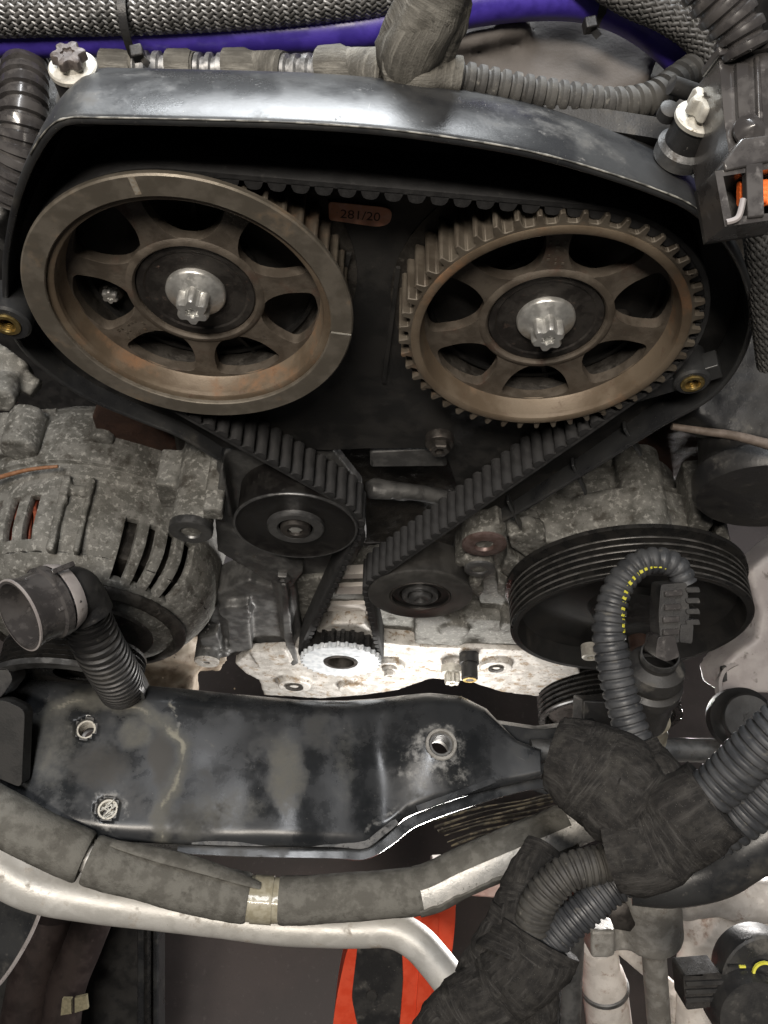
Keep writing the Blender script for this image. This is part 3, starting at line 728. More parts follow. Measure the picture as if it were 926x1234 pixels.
# left pillar with threaded foot
t = thing('support_pillar', P(270, 790, y=2), 'grey cast pillar with open threaded foot left of the crankshaft', 'bracket')
mb = MB()
pxprism(mb, [(262, 716), (300, 700), (352, 716), (350, 772), (300, 786), (288, 790), (262, 794), (240, 800), (246, 770)], 1.6, 4)
cyl(mb, 284, 740, .9, 1.2, 3); pxprism(mb, [(272, 735), (300, 730), (304, 784), (276, 788)], .8, 3)
cyl(mb, 249, 798, -.2, .95, 3.4); pxprism(mb, [(240, 770), (262, 764), (270, 792), (246, 800)], .7, 2.6); cyl(mb, 268, 790, .4, .55, 2)
a = cast(mb.build('pillar_body', M['bracket'], t), .13, .08)
mb = MB(); c = P(249, 799, y=-.28); mb.lathe([(.95, -.2), (.92, 0), (.3, 0), (.28, -.5)], c, (0, -1, 0), 32); b = mb.build('foot_face', M['cast_bright'], t); attach(t, a, b)

# ================================================================== alternator
AX, AZ = -17.3, -29.0
t = thing('alternator', (AX, 4, AZ), 'dusty grey cast alternator with cooling slots and copper windings at left', 'alternator')
parts = []
prof = [(4.2, -1.6), (5.2, -1.6), (5.8, -1.4), (6.3, -1.1), (7.0, -.8), (7.5, -.35), (7.9, .15), (8.25, .8), (8.45, 1.5), (8.5, 2.2), (8.5, 3.0), (8.5, 3.8), (8.5, 4.6), (8.55, 5.2), (8.62, 5.3), (8.62, 5.9), (8.4, 5.95), (8.4, 6.2), (8.7, 6.3), (8.75, 8.5), (8.4, 10.5), (7, 12)]
n = 240; v = []
for r, y in prof:
    for k in range(n):
        a = 2 * PI * k / n; rr = r * (1 + .012 * math.sin(3 * a + 1) * (1 if y > 0 else 0))
        v.append((AX + rr * math.cos(a), y, AZ + rr * math.sin(a)))
f = []
def slot(adeg, i):
    y = (prof[i][1] + prof[i + 1][1]) / 2
    for (c0, c1, y0, y1, per, w_) in ((98, 140, .6, 4.0, 9.0, .52), (28, 66, -.9, 3.1, 9.4, .56), (150, 175, 1.4, 5.0, 7.6, .42)):
        if c0 <= adeg <= c1 and y0 < y < y1 and ((adeg - c0) % per) / per > 1 - w_: return True
    return False
for i in range(len(prof) - 1):
    for k in range(n):
        if slot(360 * (k + .5) / n, i): continue
        k2 = (k + 1) % n; f.append((i * n + k, i * n + k2, (i + 1) * n + k2, (i + 1) * n + k))
mb = MB(); mb.add(v, f); o = mb.build('housing', M['cast'], t, 60)
sd = o.modifiers.new('wall', 'SOLIDIFY'); sd.thickness = .55; sd.offset = -1
sd.offset = -1
ss = o.modifiers.new('soft', 'BEVEL'); ss.width = .07; ss.segments = 2; ss.limit_method = 'ANGLE'; ss.angle_limit = .6
dd = o.modifiers.new('relief', 'DISPLACE'); dd.texture = TEX; dd.strength = .05; dd.texture_coords = 'GLOBAL'
parts.append(o)
mb = MB(); mb.lathe([(3, .5), (7.4, .6), (7.4, 9.0), (3, 9)], (AX, 0, AZ), (0, 1, 0), 96); parts.append(mb.build('stator_core', M['cast_dark'], t))
# copper windings seen in the slots
for k in range(26):
    a = math.radians(88 + k * 3.4); mb = MB()
    c = Vector((AX, 0, AZ)); e = Vector((math.cos(a), 0, math.sin(a))); e2 = Vector((math.cos(a + .05), 0, math.sin(a + .05)))
    mb.tube(catmull([c + e * 7.35 + Vector((0, 1.2, 0)), c + e * 7.75 + Vector((0, 2.6, 0)), c + e2 * 7.75 + Vector((0, 3.6, 0)), c + e2 * 7.4 + Vector((0, 4.6, 0))], 5), .16, 8)
    parts.append(mb.build('winding', M['copper'], t))
# rivet strap, mounting ears, back bracket
mb = MB()
def apt(deg, r, y): a = math.radians(deg); return Vector((AX + r * math.cos(a), y, AZ + r * math.sin(a)))
for (d0, w_) in ((92, .5), (82, .35)):
    mb.bar(apt(d0, 8.45, -.2), apt(d0, 8.7, 5.0), w_, .7, up=apt(d0, 1, 0) - Vector((AX, 0, AZ)))
mb.bar(apt(87, 8.3, 3.9), apt(87, 8.6, 4.5), 1.6, .6, up=(0, 0, 1))
mb.lathe([(.42, -1), (.42, .25), (.3, .38), (.001, .4)], apt(88, 8.55, 3.6), (0, -.3, 1), 24)
parts.append(cast(mb.build('rivet_strap', M['cast'], t), .12, .06))
# ridge of the pulley-side bracket
mb = MB(); mb.lathe([(6.2, -2.3), (6.9, -2.1), (7.5, -1.5), (8.0, -.7), (8.3, .0), (8.0, .1), (7.2, -.6), (6.2, -1.4), (6.2, -2.3)], (AX, 0, AZ), (0, 1, 0), 120, a0=math.radians(-120), a1=math.radians(24)) 
mb.lathe([(5.9, -1.6), (6.6, -1.5), (6.9, -1.2), (6.6, -1.0), (5.9, -1.2), (5.9, -1.6)], (AX, 0, AZ), (0, 1, 0), 160)
parts.append(cast(mb.build('front_ridge', M['cast_dark'], t), .16, .08))
mb = MB(); mb.lathe([(0.01, -2.1), (3.2, -2.1), (4.6, -1.8), (4.8, -1.2)], (AX, 0, AZ), (0, 1, 0), 72); parts.append(mb.build('nose', M['cast_dark'], t))
# grooved pulley
mb = MB(); pr_ = [(1.2, 2.4), (4.2, 2.4), (4.5, 2.3)]
for k in range(6): pr_ += [(4.5, 2.1 - k * .32), (4.05, 1.96 - k * .32), (4.5, 1.80 - k * .32)]
pr_ += [(4.75, .1), (4.75, -.15), (4.1, -.2), (3.9, .1), (3.6, .9), (1.2, .95)]
c = (AX, -1.9, AZ); mb.lathe([(r, h - 2.4) for r, h in pr_], (AX, -3.1, AZ), (0, 1, 0), 96)
pl = mb.build('pulley', M['vbelt'], t, 30)
mb = MB(); mb.lathe([(4.05, -2.62), (4.2, -2.66), (4.78, -2.6), (4.80, -2.25)], (AX, -3.1, AZ), (0, 1, 0), 96); r_ = mb.build('pulley_rim', M['roller_rim'], t, 40)
parts += [pl, r_]
attach(t, *parts)

# cast lugs above the alternator
t = thing('alternator_mount', P(215, 570, y=5), 'light grey cast arm with open bolt eye beside the alternator', 'bracket')
mb = MB(); c = cyl(mb, 230, 640, -.1, 1.18, 6.5)
mb.box(c + Vector((1.2, 5.6, .4)), (2.2, 2.6, 4)); mb.box(c + Vector((.2, 6.8, 1.2)), (1.6, 2.2, 4.4)); mb.box(c + Vector((1.35, 3.2, 1.6)), (1.1, 6, 1.1)); mb.box(c + Vector((-1.2, 4.2, -1.2)), (2.6, 2.6, 2.6))
a = cast(mb.build('mount_arm', M['cast'], t), .11, .04, it=8)
mb = MB(); mb.lathe([(1.24, -.35), (1.24, .06), (1.16, .12), (.62, .12), (.5, -.1), (.34, -.5), (.001, -.6)], c, (0, -1, 0), 48); b = mb.build('bolt_eye', M['roller_rim'], t, 35)
attach(t, a, b)
t = thing('mount_bolt', P(244, 622, y=2), 'short black clip bolt on the arm above the alternator bolt eye', 'bolt')
mb = MB(); c2 = P(245, 612, y=1.6); mb.lathe([(.001, .7), (.3, .7), (.42, .5), (.42, .1), (.55, .1), (.55, -.2), (.001, -.2)], c2, (0, -1, 0), 24); a = mb.build('bolt_head', M['dark_steel'], t); 
mb = MB(); mb.box(c2 + Vector((.1, .9, 0)), (.7, 1.2, .7)); b = mb.build('spacer', M['dark_steel'], t, bevel=.08); attach(t, a, b)

t = thing('engine_bracket', P(90, 520, y=8), 'lumpy grey casting above the alternator with dark hollows', 'bracket')
mb = MB()
for (x, y_, yy, sx, sy, sz) in ((10, 540, 9, 7, 3, 5), (52, 530, 9.5, 3.2, 3, 3.4), (92, 535, 10, 1.6, 3, 3), (118, 542, 9.2, 2.4, 2.2, 2.4), (60, 562, 8.5, 13, 2.4, 2.0)):
    mb.box(P(x, y_, y=yy), (sx, sy, sz), Euler((.2, random.uniform(-.3, .3), 0)))
cyl(mb, 22, 545, 6.6, 1.2, 3); cyl(mb, 122, 535, 7.8, .8, 3)
a = cast(mb.build('bracket_casting', M['cast'], t), .16, .06, it=6); attach(t, a)
t = thing('rusty_pipe', P(20, 570, y=5), 'thin rusty brown pipe curving across the top of the alternator', 'pipe')
mb = MB(); mb.tube(catmull([P(-30, 585, y=4.6), P(0, 575, y=4.8), (P(35, 566, y=5.0)), P(70, 562, y=5.2)]), lambda q: .17 * (1 - .4 * q), 12); a = mb.build('pipe_run', mat('brown_pipe', (.20, .09, .04), (.26, .13, .07), 3, .7), t); attach(t, a)

# dark rusted exhaust heat shields behind both sides
for nm, lab, pts in (('exhaust_shield', 'dark rusty shield deep between alternator and timing cover', [(130, 470), (215, 540), (218, 600), (150, 600), (118, 560), (110, 500)]),
                     ('exhaust_shield', 'large dark rusty shield behind the right lower belt run', [(560, 660), (700, 560), (840, 500), (880, 560), (870, 640), (640, 680)])):
    t = thing(nm, P(*pts[0], y=8), lab, 'heat shield'); mb = MB(); pxprism(mb, pts, 8.4, 9.2); a = cast(mb.build('shield_sheet', M['rust'], t), .3, .3, tex=TEX2); attach(t, a)

M['crest_glint'] = mat('groove_glint_grey', (.07, .068, .064), (.14, .135, .13), .9, .3, .45, metal=.5)  # lighter rings paint the reflections along the pulley's groove crests
# ================================================================== power steering pump and its pulley
PX, PZ, PY, PR = 17.8, -22.6, -2.0, 7.35
t = thing('power_steering_pump', (PX, 6, PZ), 'pale grey cast pump body with stepped lugs behind the big black pulley', 'pump')
mb = MB()
mb.lathe([(.001, 0), (5.6, 0), (5.9, .4), (5.9, 2.6), (4.4, 3.4), (4.2, 8), (.001, 8)], (PX, 2.0, PZ), (0, 1, 0), 64)
cyl(mb, 783, 648, 1.5, 1.35, 6); cyl(mb, 772, 606, 4.0, 1.25, 3); cyl(mb, 655, 655, 2.6, .8, 2)
pxprism(mb, [(632, 690), (640, 655), (700, 650), (775, 648), (876, 676), (878, 700), (760, 700)], 1.7, 7)
pxprism(mb, [(600, 650), (640, 640), (660, 655), (640, 680)], 3.4, 7)
a = cast(mb.build('pump_body', M['cast'], t), .12, .05, it=4)
lugs = []
for pts, y0, y1 in (([(826, 646), (836, 624), (861, 622), (860, 634), (847, 650)], 2.1, 6.2), ([(764, 668), (767, 646), (800, 643), (838, 654), (836, 672)], 1.75, 5.6), ([(862, 668), (864, 642), (874, 634), (882, 656), (878, 682)], 1.9, 4.6), ([(690, 672), (694, 654), (742, 650), (760, 660), (756, 674)], 1.5, 6.0)):
    mb = MB(); pxprism(mb, pts, y0, y1); o_ = mb.build('lug', M['cast'], t, 35, bevel=.16, seg=3); lugs.append(o_)
mb = MB()
c = P(782, 658, y=1.4)
mb.lathe([(1.0, 0), (1.0, .25), (.8, .35), (1.0, .5), (.8, .65), (1.0, .8), (1.0, 1.6)], c, (0, 1, 0), 32); b = mb.build('bush', M['dark_steel'], t)
attach(t, a, b, *lugs)
t = thing('power_steering_pulley', (PX, 1, PZ), 'large black six-groove pulley under the looped conduit at right', 'pulley')
mb = MB(); pr_ = [(PR - .15, 0), (PR, .08), (PR, .2)]
for k in range(6): pr_ += [(PR - .02, .22 + k * .42), (PR - .42, .38 + k * .42), (PR - .42, .46 + k * .42), (PR - .02, .62 + k * .42)]
pr_ += [(PR + .18, 2.75), (PR + .2, 3.0), (PR - .1, 3.05), (PR - .6, 3.0), (PR - .7, 1.6)]
mb2 = MB(); mb2.lathe([(6.55, 1.5), (6.70, 1.3), (6.80, .25), (6.9, .0), (PR - .15, -.02), (PR - .1, .06)], (PX, PY, PZ), (0, 1, 0), 160); fl_ = mb2.build('front_lip', M['disc'], t, 40)
mb.lathe(pr_, (PX, PY, PZ), (0, 1, 0), 160); a = mb.build('grooved_rim', M['vbelt'], t, 30)
mb = MB(); mb.lathe([(6.6, 1.3), (6.2, 1.5), (4.0, 1.9), (2.4, 1.6), (2.2, 1.2), (1.6, 1.15), (.001, 1.15)], (PX, PY, PZ), (0, 1, 0), 120); b = mb.build('pulley_disc', M['disc'], t, 50)
parts = [a, b, fl_]
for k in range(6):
    mb = MB(); mb.lathe([(PR - .03, .245 + k * .42), (PR + .012, .28 + k * .42 - .09), (PR + .012, .20 + k * .42 - .07), (PR - .03, .18 + k * .42 - .08)], (PX, PY, PZ), (0, 1, 0), 120); parts.append(mb.build('groove_glint', M['crest_glint'], t, 60))
for (x, y_) in ((712, 786), (770, 776), (742, 800)):
    mb = MB(); c = P(x, y_, y=PY + .6); mb.lathe([(.62, -.5), (.62, .35), (.55, .42), (.3, .42), (.28, .1), (.001, .1)], c, (0, -1, 0), 32); parts.append(mb.build('pulley_bolt', M['whitezinc'] if x < 740 else M['rust'], t, 30))
attach(t, *parts)
# lower pulley
LQ = P(735, 868, y=-1.2); LX, LZ, LY = LQ.x, LQ.z, -1.2
t = thing('air_conditioning_pulley', (LX, 2, LZ), 'shiny black grooved pulley half hidden below the large pulley', 'pulley')
R2 = 5.9; pr_ = [(R2 - .7, .9), (R2 - .55, .05), (R2 - .1, 0), (R2, .1)]
for k in range(6): pr_ += [(R2 - .02, .2 + k * .42), (R2 - .40, .36 + k * .42), (R2 - .40, .44 + k * .42), (R2 - .02, .6 + k * .42)]
pr_ += [(R2 + .15, 2.8), (R2 - .2, 2.9), (R2 - 1, 2.9)]
mb = MB(); mb.lathe(pr_, (LX, LY, LZ), (0, 1, 0), 120); a = mb.build('grooved_rim', M['vbelt'], t, 30)
mb = MB(); mb.lathe([(5.3, .8), (4.9, .6), (3.3, .5), (2.6, .9), (.001, .9)], (LX, LY, LZ), (0, 1, 0), 96); b = mb.build('clutch_plate', M['dark_steel'], t, 40)
attach(t, a, b)

# casting round the idler with two eyes
t = thing('idler_bracket', P(600, 700, y=3), 'ribbed grey casting with a brown washer eye right of the idler roller', 'bracket')
mb = MB()
pxprism(mb, [(545, 690), (548, 662), (566, 644), (602, 630), (650, 636), (664, 668), (662, 700), (645, 740), (640, 768), (566, 768), (580, 738), (576, 712)], 2.3, 3.6)
pxprism(mb, [(560, 652), (600, 630), (612, 640), (580, 655), (560, 668), (556, 690), (584, 712), (577, 722), (549, 694), (549, 668)], 1.1, 2.6)
pxprism(mb, [(612, 646), (640, 642), (658, 650), (660, 672), (640, 676), (616, 660)], 1.5, 2.8)
pxprism(mb, [(612, 668), (640, 690), (650, 714), (632, 716), (604, 690)], 1.5, 2.8)
pxprism(mb, [(600, 700), (640, 718), (650, 738), (630, 740), (600, 716)], 1.3, 2.8)
cyl(mb, 584, 656, .75, 1.35, 2); cyl(mb, 578, 686, .6, .95, 2.4)
c = P(507, 717, y=1.5); mb.lathe([(3.7, 0), (4.15, 0), (4.15, 1.2), (3.7, 1.2), (3.7, 0)], (IC[0], 1.2, IC[1]), (0, 1, 0), 60, a0=math.radians(-60), a1=math.radians(50))
mb.box(P(618, 744, y=1.7), (1.8, 1.6, 1.4))
a = cast(mb.build('bracket_casting', M['cast'], t), .13, .08)
mb = MB(); c = P(584, 656, y=.68); mb.lathe([(1.32, -.1), (1.32, .06), (1.22, .12), (.62, .12), (.54, .0), (.4, -.5), (.001, -.5)], c, (0, -1, 0), 40); b = mb.build('washer', mat('brown_washer', (.12, .08, .07), (.18, .13, .12), 2, .45, metal=.4, bump=.2), t, 35)
mb = MB(); c = P(578, 686, y=.55); mb.lathe([(.95, -.1), (.93, .04), (.8, .1), (.5, .08), (.4, -.6), (.001, -.6)], c, (0, -1, 0), 40); d = mb.build('eye_rim', M['bracket'], t, 35)
attach(t, a, b, d)

# ================================================================== black chassis crossmember in front of the engine
ZB = -30.4
TOPE = [(-40, 806), (0, 808), (60, 812), (150, 820), (240, 826), (300, 832), (360, 839), (420, 838), (470, 833), (520, 829), (560, 833), (590, 848), (606, 868), (622, 890), (650, 905)]
BOTE = [(-40, 960), (10, 985), (60, 1000), (120, 1010), (190, 1014), (260, 1016), (330, 1018), (390, 1019), (436, 1020), (462, 1006), (486, 982), (520, 968), (560, 955), (610, 943), (652, 934)]
def lerp2(L_, t):
    k = t * (len(L_) - 1); i = min(int(k), len(L_) - 2); q = k - i
    return (L_[i][0] * (1 - q) + L_[i + 1][0] * q, L_[i][1] * (1 - q) + L_[i + 1][1] * q)
nuts = [(105, 881, 1.0), (131, 977, 1.0), (530, 901, 1.25)]
NU, NV = 220, 60
def bump2(x, y, cx, cy, sx, sy, h): return h * math.exp(-((x - cx) / sx) ** 2 - ((y - cy) / sy) ** 2)
npts = [P(a, b, z=ZB) for a, b, r in nuts]
def beam_z(px, py, u, v):
    z = 0
    z += -1.6 * max(0, (.14 - v) / .14) ** 2 - .5 * max(0, (v - .9) / .1) ** 2
    z += .35 / (1 + math.exp((px - 225) / 14)) * 1.0                       # raised pad at the left
    z += bump2(px, py, 350, 930, 40, 200, .35) + bump2(px, py, 460, 930, 26, 160, -.35)
    z += bump2(px, py, 530, 900, 52, 46, .75)
    z += .35 * max(0, (px - 590) / 60)
    z += .05 * noise.noise(Vector((px * .02, py * .02, 3)))
    return z
v = []; keep = []
for j in range(NV + 1):
    for i in range(NU + 1):
        a = lerp2(TOPE, i / NU); b = lerp2(BOTE, i / NU); q = j / NV
        px = a[0] * (1 - q) + b[0] * q; py = a[1] * (1 - q) + b[1] * q
        p = P(px, py, z=ZB); p.z += beam_z(px, py, i / NU, q); v.append(p)
f = []
for j in range(NV):
    for i in range(NU):
        idx = (j * (NU + 1) + i, j * (NU + 1) + i + 1, (j + 1) * (NU + 1) + i + 1, (j + 1) * (NU + 1) + i)
        c = sum((v[k] for k in idx), Vector()) / 4
        if any((Vector((c.x, c.y)) - Vector((n_.x, n_.y))).length < nuts[m2][2] * .72 for m2, n_ in enumerate(npts)): continue
        f.append(idx)
M['beam'] = mat('black_painted_steel', (.015, .0165, .0185), (.030, .032, .035), .35, .20, .32, metal=0, bump=.05, bscale=5,
                specks=((.30, .50, .80, (.050, .051, .050)), (.75, .60, .82, (.016, .016, .017)), (11, .69, .73, (.30, .29, .27))))
def stain_layer(m, attr, col_, lo, hi, nsc, namp, rough):
    nt = m.node_tree; N = nt.nodes; L = nt.links; b = N['Principled BSDF']
    at = N.new('ShaderNodeAttribute'); at.attribute_name = attr
    tc = N.new('ShaderNodeTexCoord'); nz = N.new('ShaderNodeTexNoise'); nz.inputs['Scale'].default_value = nsc; nz.inputs['Detail'].default_value = 8; nz.inputs['Roughness'].default_value = .7
    L.new(tc.outputs['Object'], nz.inputs['Vector'])
    ad = N.new('ShaderNodeMath'); ad.operation = 'MULTIPLY_ADD'; L.new(nz.outputs[0], ad.inputs[0]); ad.inputs[1].default_value = namp; L.new(at.outputs['Fac'], ad.inputs[2])
    mr = N.new('ShaderNodeMapRange'); mr.interpolation_type = 'SMOOTHSTEP'; mr.inputs[1].default_value = lo + namp * .5; mr.inputs[2].default_value = hi + namp * .5; L.new(ad.outputs[0], mr.inputs[0])
    src = b.inputs['Base Color'].links[0].from_socket; x = N.new('ShaderNodeMix'); x.data_type = 'RGBA'
    L.new(mr.outputs[0], x.inputs[0]); L.new(src, x.inputs[6]); x.inputs[7].default_value = (*col_, 1); L.new(x.outputs[2], b.inputs['Base Color'])
    src = b.inputs['Roughness'].links[0].from_socket; y = N.new('ShaderNodeMix'); L.new(mr.outputs[0], y.inputs[0]); L.new(src, y.inputs[2]); y.inputs[3].default_value = rough; L.new(y.outputs[0], b.inputs['Roughness'])
M['beam_top'] = M['beam'].copy(); M['beam_top'].name = 'stained_black_steel'
stain_layer(M['beam_top'], 'mud', (.115, .112, .095), .25, 1.1, 1.6, .7, .75)
stain_layer(M['beam_top'], 'oil', (.030, .027, .022), .3, .9, 2.2, .5, .5)
stain_layer(M['beam_top'], 'tide', (.24, .23, .19), .45, .95, 4.0, .9, .8)
stain_layer(M['beam_top'], 'scuff_sheen', (.36, .36, .35), .30, .95, 1.6, 1.5, .6)
def scratch_layer(m, rot, scl, lo, hi, col_, off=0.):
    nt = m.node_tree; N = nt.nodes; L = nt.links; b = N['Principled BSDF']
    tc = N.new('ShaderNodeTexCoord'); r_ = N.new('ShaderNodeMapping'); r_.inputs['Rotation'].default_value = (0, 0, rot); r_.inputs['Location'].default_value = (off, off, off); L.new(tc.outputs['Object'], r_.inputs[0])
    mp = N.new('ShaderNodeMapping'); mp.inputs['Scale'].default_value = scl; L.new(r_.outputs[0], mp.inputs[0])
    nz = N.new('ShaderNodeTexNoise'); nz.inputs['Scale'].default_value = 1; nz.inputs['Detail'].default_value = 4; L.new(mp.outputs[0], nz.inputs['Vector'])
    mr = N.new('ShaderNodeMapRange'); mr.inputs[1].default_value = lo; mr.inputs[2].default_value = hi; L.new(nz.outputs[0], mr.inputs[0])
    src = b.inputs['Base Color'].links[0].from_socket; x = N.new('ShaderNodeMix'); x.data_type = 'RGBA'
    L.new(mr.outputs[0], x.inputs[0]); L.new(src, x.inputs[6]); x.inputs[7].default_value = (*col_, 1); L.new(x.outputs[2], b.inputs['Base Color'])
scratch_layer(M['beam_top'], .5, (.45, 16, 3), .71, .78, (.10, .10, .098))
scratch_layer(M['beam_top'], -.9, (.6, 22, 3), .73, .79, (.12, .12, .115), 5.)
scratch_layer(M['cover'], .1, (14, .8, .8), .71, .78, (.12, .118, .11))
def seg_d(p, a, b):
    ax, ay = a; bx, by = b; dx, dy = bx - ax, by - ay; t_ = max(0, min(1, ((p[0] - ax) * dx + (p[1] - ay) * dy) / (dx * dx + dy * dy)))
    return math.hypot(p[0] - ax - t_ * dx, p[1] - ay - t_ * dy)
def line_f(p, L_, w_): return math.exp(-(min(seg_d(p, L_[i], L_[i + 1]) for i in range(len(L_) - 1)) / w_) ** 2)
def blob(p, cx, cy, rx, ry): q = ((p[0] - cx) / rx) ** 2 + ((p[1] - cy) / ry) ** 2; return math.exp(-q * q)
TIDE = [(50, 872), (60, 858), (100, 845), (165, 852), (190, 868), (206, 884), (222, 895), (219, 925), (206, 955), (193, 980), (195, 1010)]
TIDE2 = [(205, 850), (212, 870), (212, 890)]; TIDE3 = [(240, 890), (256, 900), (290, 902)]
def stains(o):
    me = o.data; at = {k: [0.0] * len(me.vertices) for k in ('mud', 'oil', 'tide', 'scuff_sheen')}
    Ri = RM.transposed()
    for i, vv in enumerate(me.vertices):
        q = Ri @ (vv.co - CAM); p = (463 + FPX * q.x / -q.z, 617 - FPX * q.y / -q.z)
        nn = noise.noise(Vector((p[0] * .05, p[1] * .05, 1))) * 6; p2 = (p[0] + nn, p[1] + noise.noise(Vector((p[0] * .05, p[1] * .05, 7))) * 6)
        at['tide'][i] = (.72 + .9 * noise.noise(Vector((p[0] * .035, p[1] * .035, 4)))) * max(line_f(p2, TIDE, 5), .8 * line_f(p2, TIDE2, 4), .5 * line_f(p2, TIDE3, 4))
        at['mud'][i] = max(.75 * line_f(p2, TIDE, 16), .75 * blob(p2, 165, 885, 26, 24), .75 * blob(p2, 345, 935, 26, 58), .45 * blob(p2, 415, 925, 18, 80), .6 * blob(p2, 60, 900, 40, 60), .55 * blob(p2, 270, 975, 60, 30), .55 * blob(p2, 228, 1000, 20, 14), .4 * blob(p2, 540, 935, 30, 20))
        at['oil'][i] = max(.9 * blob(p2, 193, 915, 17, 42), .7 * blob(p2, 120, 925, 50, 34), .5 * blob(p2, 160, 965, 30, 30))
        r1 = math.hypot(p[0] - 105, (p[1] - 881) * 1.1); r2 = math.hypot(p[0] - 131, (p[1] - 977) * 1.1); r3 = math.hypot(p[0] - 528, (p[1] - 902) * 1.15)
        ring = lambda r, a, w_: math.exp(-((r - a) / w_) ** 2)
        at['scuff_sheen'][i] = max(.25 * ring(r1, 19, 5), .45 * ring(r2, 22, 7), .50 * ring(r3, 24, 16), .42 * blob(p, 500, 925, 24, 44), .40 * blob(p, 545, 935, 30, 16), .4 * line_f(p, [(205, 845), (216, 878)], 5), .35 * line_f(p, [(440, 1000), (480, 975)], 8))  # scuffs, plus a pale sheen band painted left of the right nut
    for k, a_ in at.items(): me.attributes.new(k, 'FLOAT', 'POINT').data.foreach_set('value', a_)
beam = thing('chassis_crossmember', (-3, -9, ZB - 2), 'black painted steel chassis member with muddy stains and three threaded holes', 'chassis beam')
mb = MB(); mb.add(v, f); o = mb.build('top_sheet', M['beam_top'], beam, 60); stains(o)
sd = o.modifiers.new('gauge', 'SOLIDIFY'); sd.thickness = .18; sd.offset = -1
parts = [o]
# rear and front walls of the box section
for nm, L_, dz in (('rear_wall', TOPE, -1.65), ('front_wall', BOTE, -.55)):
    vv = []; 
    for i in range(61):
        a = lerp2(L_, i / 60); p = P(a[0], a[1], z=ZB); zz = p.z + beam_z(a[0], a[1], 0, 0 if nm == 'rear_wall' else 1)
        for (dy, dzz) in ((0, .05), (.0, -3.2), (.16, -3.2), (.16, .03)): vv.append(Vector((p.x, p.y + (dy if nm == 'front_wall' else -dy), zz + dzz)))
    ff = [(i * 4 + k, i * 4 + (k + 1) % 4, (i + 1) * 4 + (k + 1) % 4, (i + 1) * 4 + k) for i in range(60) for k in range(4)]
    mb = MB(); mb.add(vv, ff); parts.append(mb.build(nm, M['beam'], beam, 40))
# pinched seam flanges along the front edge
def seam(pts, dz, wd, th, m, name):
    path = catmull([P(a, b, z=ZB + dz) for a, b in pts], 8); mb = MB(); vv = []
    for i, p in enumerate(path):
        a = path[max(i - 1, 0)]; b = path[min(i + 1, len(path) - 1)]; tg = (b - a); tg.z = 0; tg.normalize(); nn = Vector((tg.y, -tg.x, 0))
        j = .03 * noise.noise(p * 1.3)
        vv += [p - nn * wd * .5 + Vector((0, 0, j)), p - nn * wd * .5 + Vector((0, 0, th + j)), p + nn * wd * .5 + Vector((0, 0, th + j)), p + nn * wd * .5 + Vector((0, 0, j))]
    n2 = len(path); ff = [(i * 4 + k, i * 4 + (k + 1) % 4, (i + 1) * 4 + (k + 1) % 4, (i + 1) * 4 + k) for i in range(n2 - 1) for k in range(4)] + [(0, 1, 2, 3), tuple((n2 - 1) * 4 + k for k in range(4))]
    mb.add(vv, ff); return mb.build(name, m, beam, 30)
parts.append(seam([(232, 1014), (300, 1016), (400, 1017), (438, 1019), (458, 1006), (478, 990)], -.32, .42, .22, mat('scuffed_seam', (.06, .062, .065), (.16, .16, .16), 1.2, .5, .65, metal=.2, bump=.4, specks=((5, .55, .68, (.02, .02, .022)),)), 'seam_flange'))
parts.append(seam([(215, 1022), (300, 1026), (400, 1028), (440, 1029), (470, 1012), (500, 990), (560, 968), (620, 950), (655, 944)], -1.0, .7, .25, M['beam'], 'lower_flange'))
parts.append(seam([(502, 976), (530, 966), (560, 955), (596, 941)], .05, .38, .30, M['beam'], 'raised_rib'))
for m2, n_ in enumerate(npts):
    r = nuts[m2][2] * .78; zt = ZB + beam_z(nuts[m2][0], nuts[m2][1], 0, .5)
    mb = MB(); mb.lathe([(r * 1.12, -.3), (r * 1.10, .05), (r * 1.02, .13), (r * .86, .13), (r * .80, .05), (r * .76, -.2), (r * .76, -2.2)], (n_.x, n_.y, zt), (0, 0, 1), 48)
    nn = mb.build('weld_nut', M['bracket'] if m2 < 2 else M['castmid'], beam, 35)
    mb = MB()
    for k in range(6): mb.ring((n_.x, n_.y, zt - .15 - k * .22), r * .62, r * .77, 0, .09, (0, 0, 1), 36)
    mb.build('thread', M['whitezinc'] if m2 != 2 else M['bracket'], nn, 35)
    if m2 == 1:
        rnd = random.Random(4); mb = MB()
        for k in range(9):
            p = Vector((n_.x, n_.y, zt - .1)); d = [p + Vector((rnd.uniform(-.7, .7), rnd.uniform(-.7, .7), rnd.uniform(-.4, .2))) for _ in range(4)]
            mb.tube(catmull(d, 5), .035, 5)
        tag(mb.build('swarf', M['white'], nn, 60), kind='stuff')
    parts.append(nn)
attach(beam, *parts)
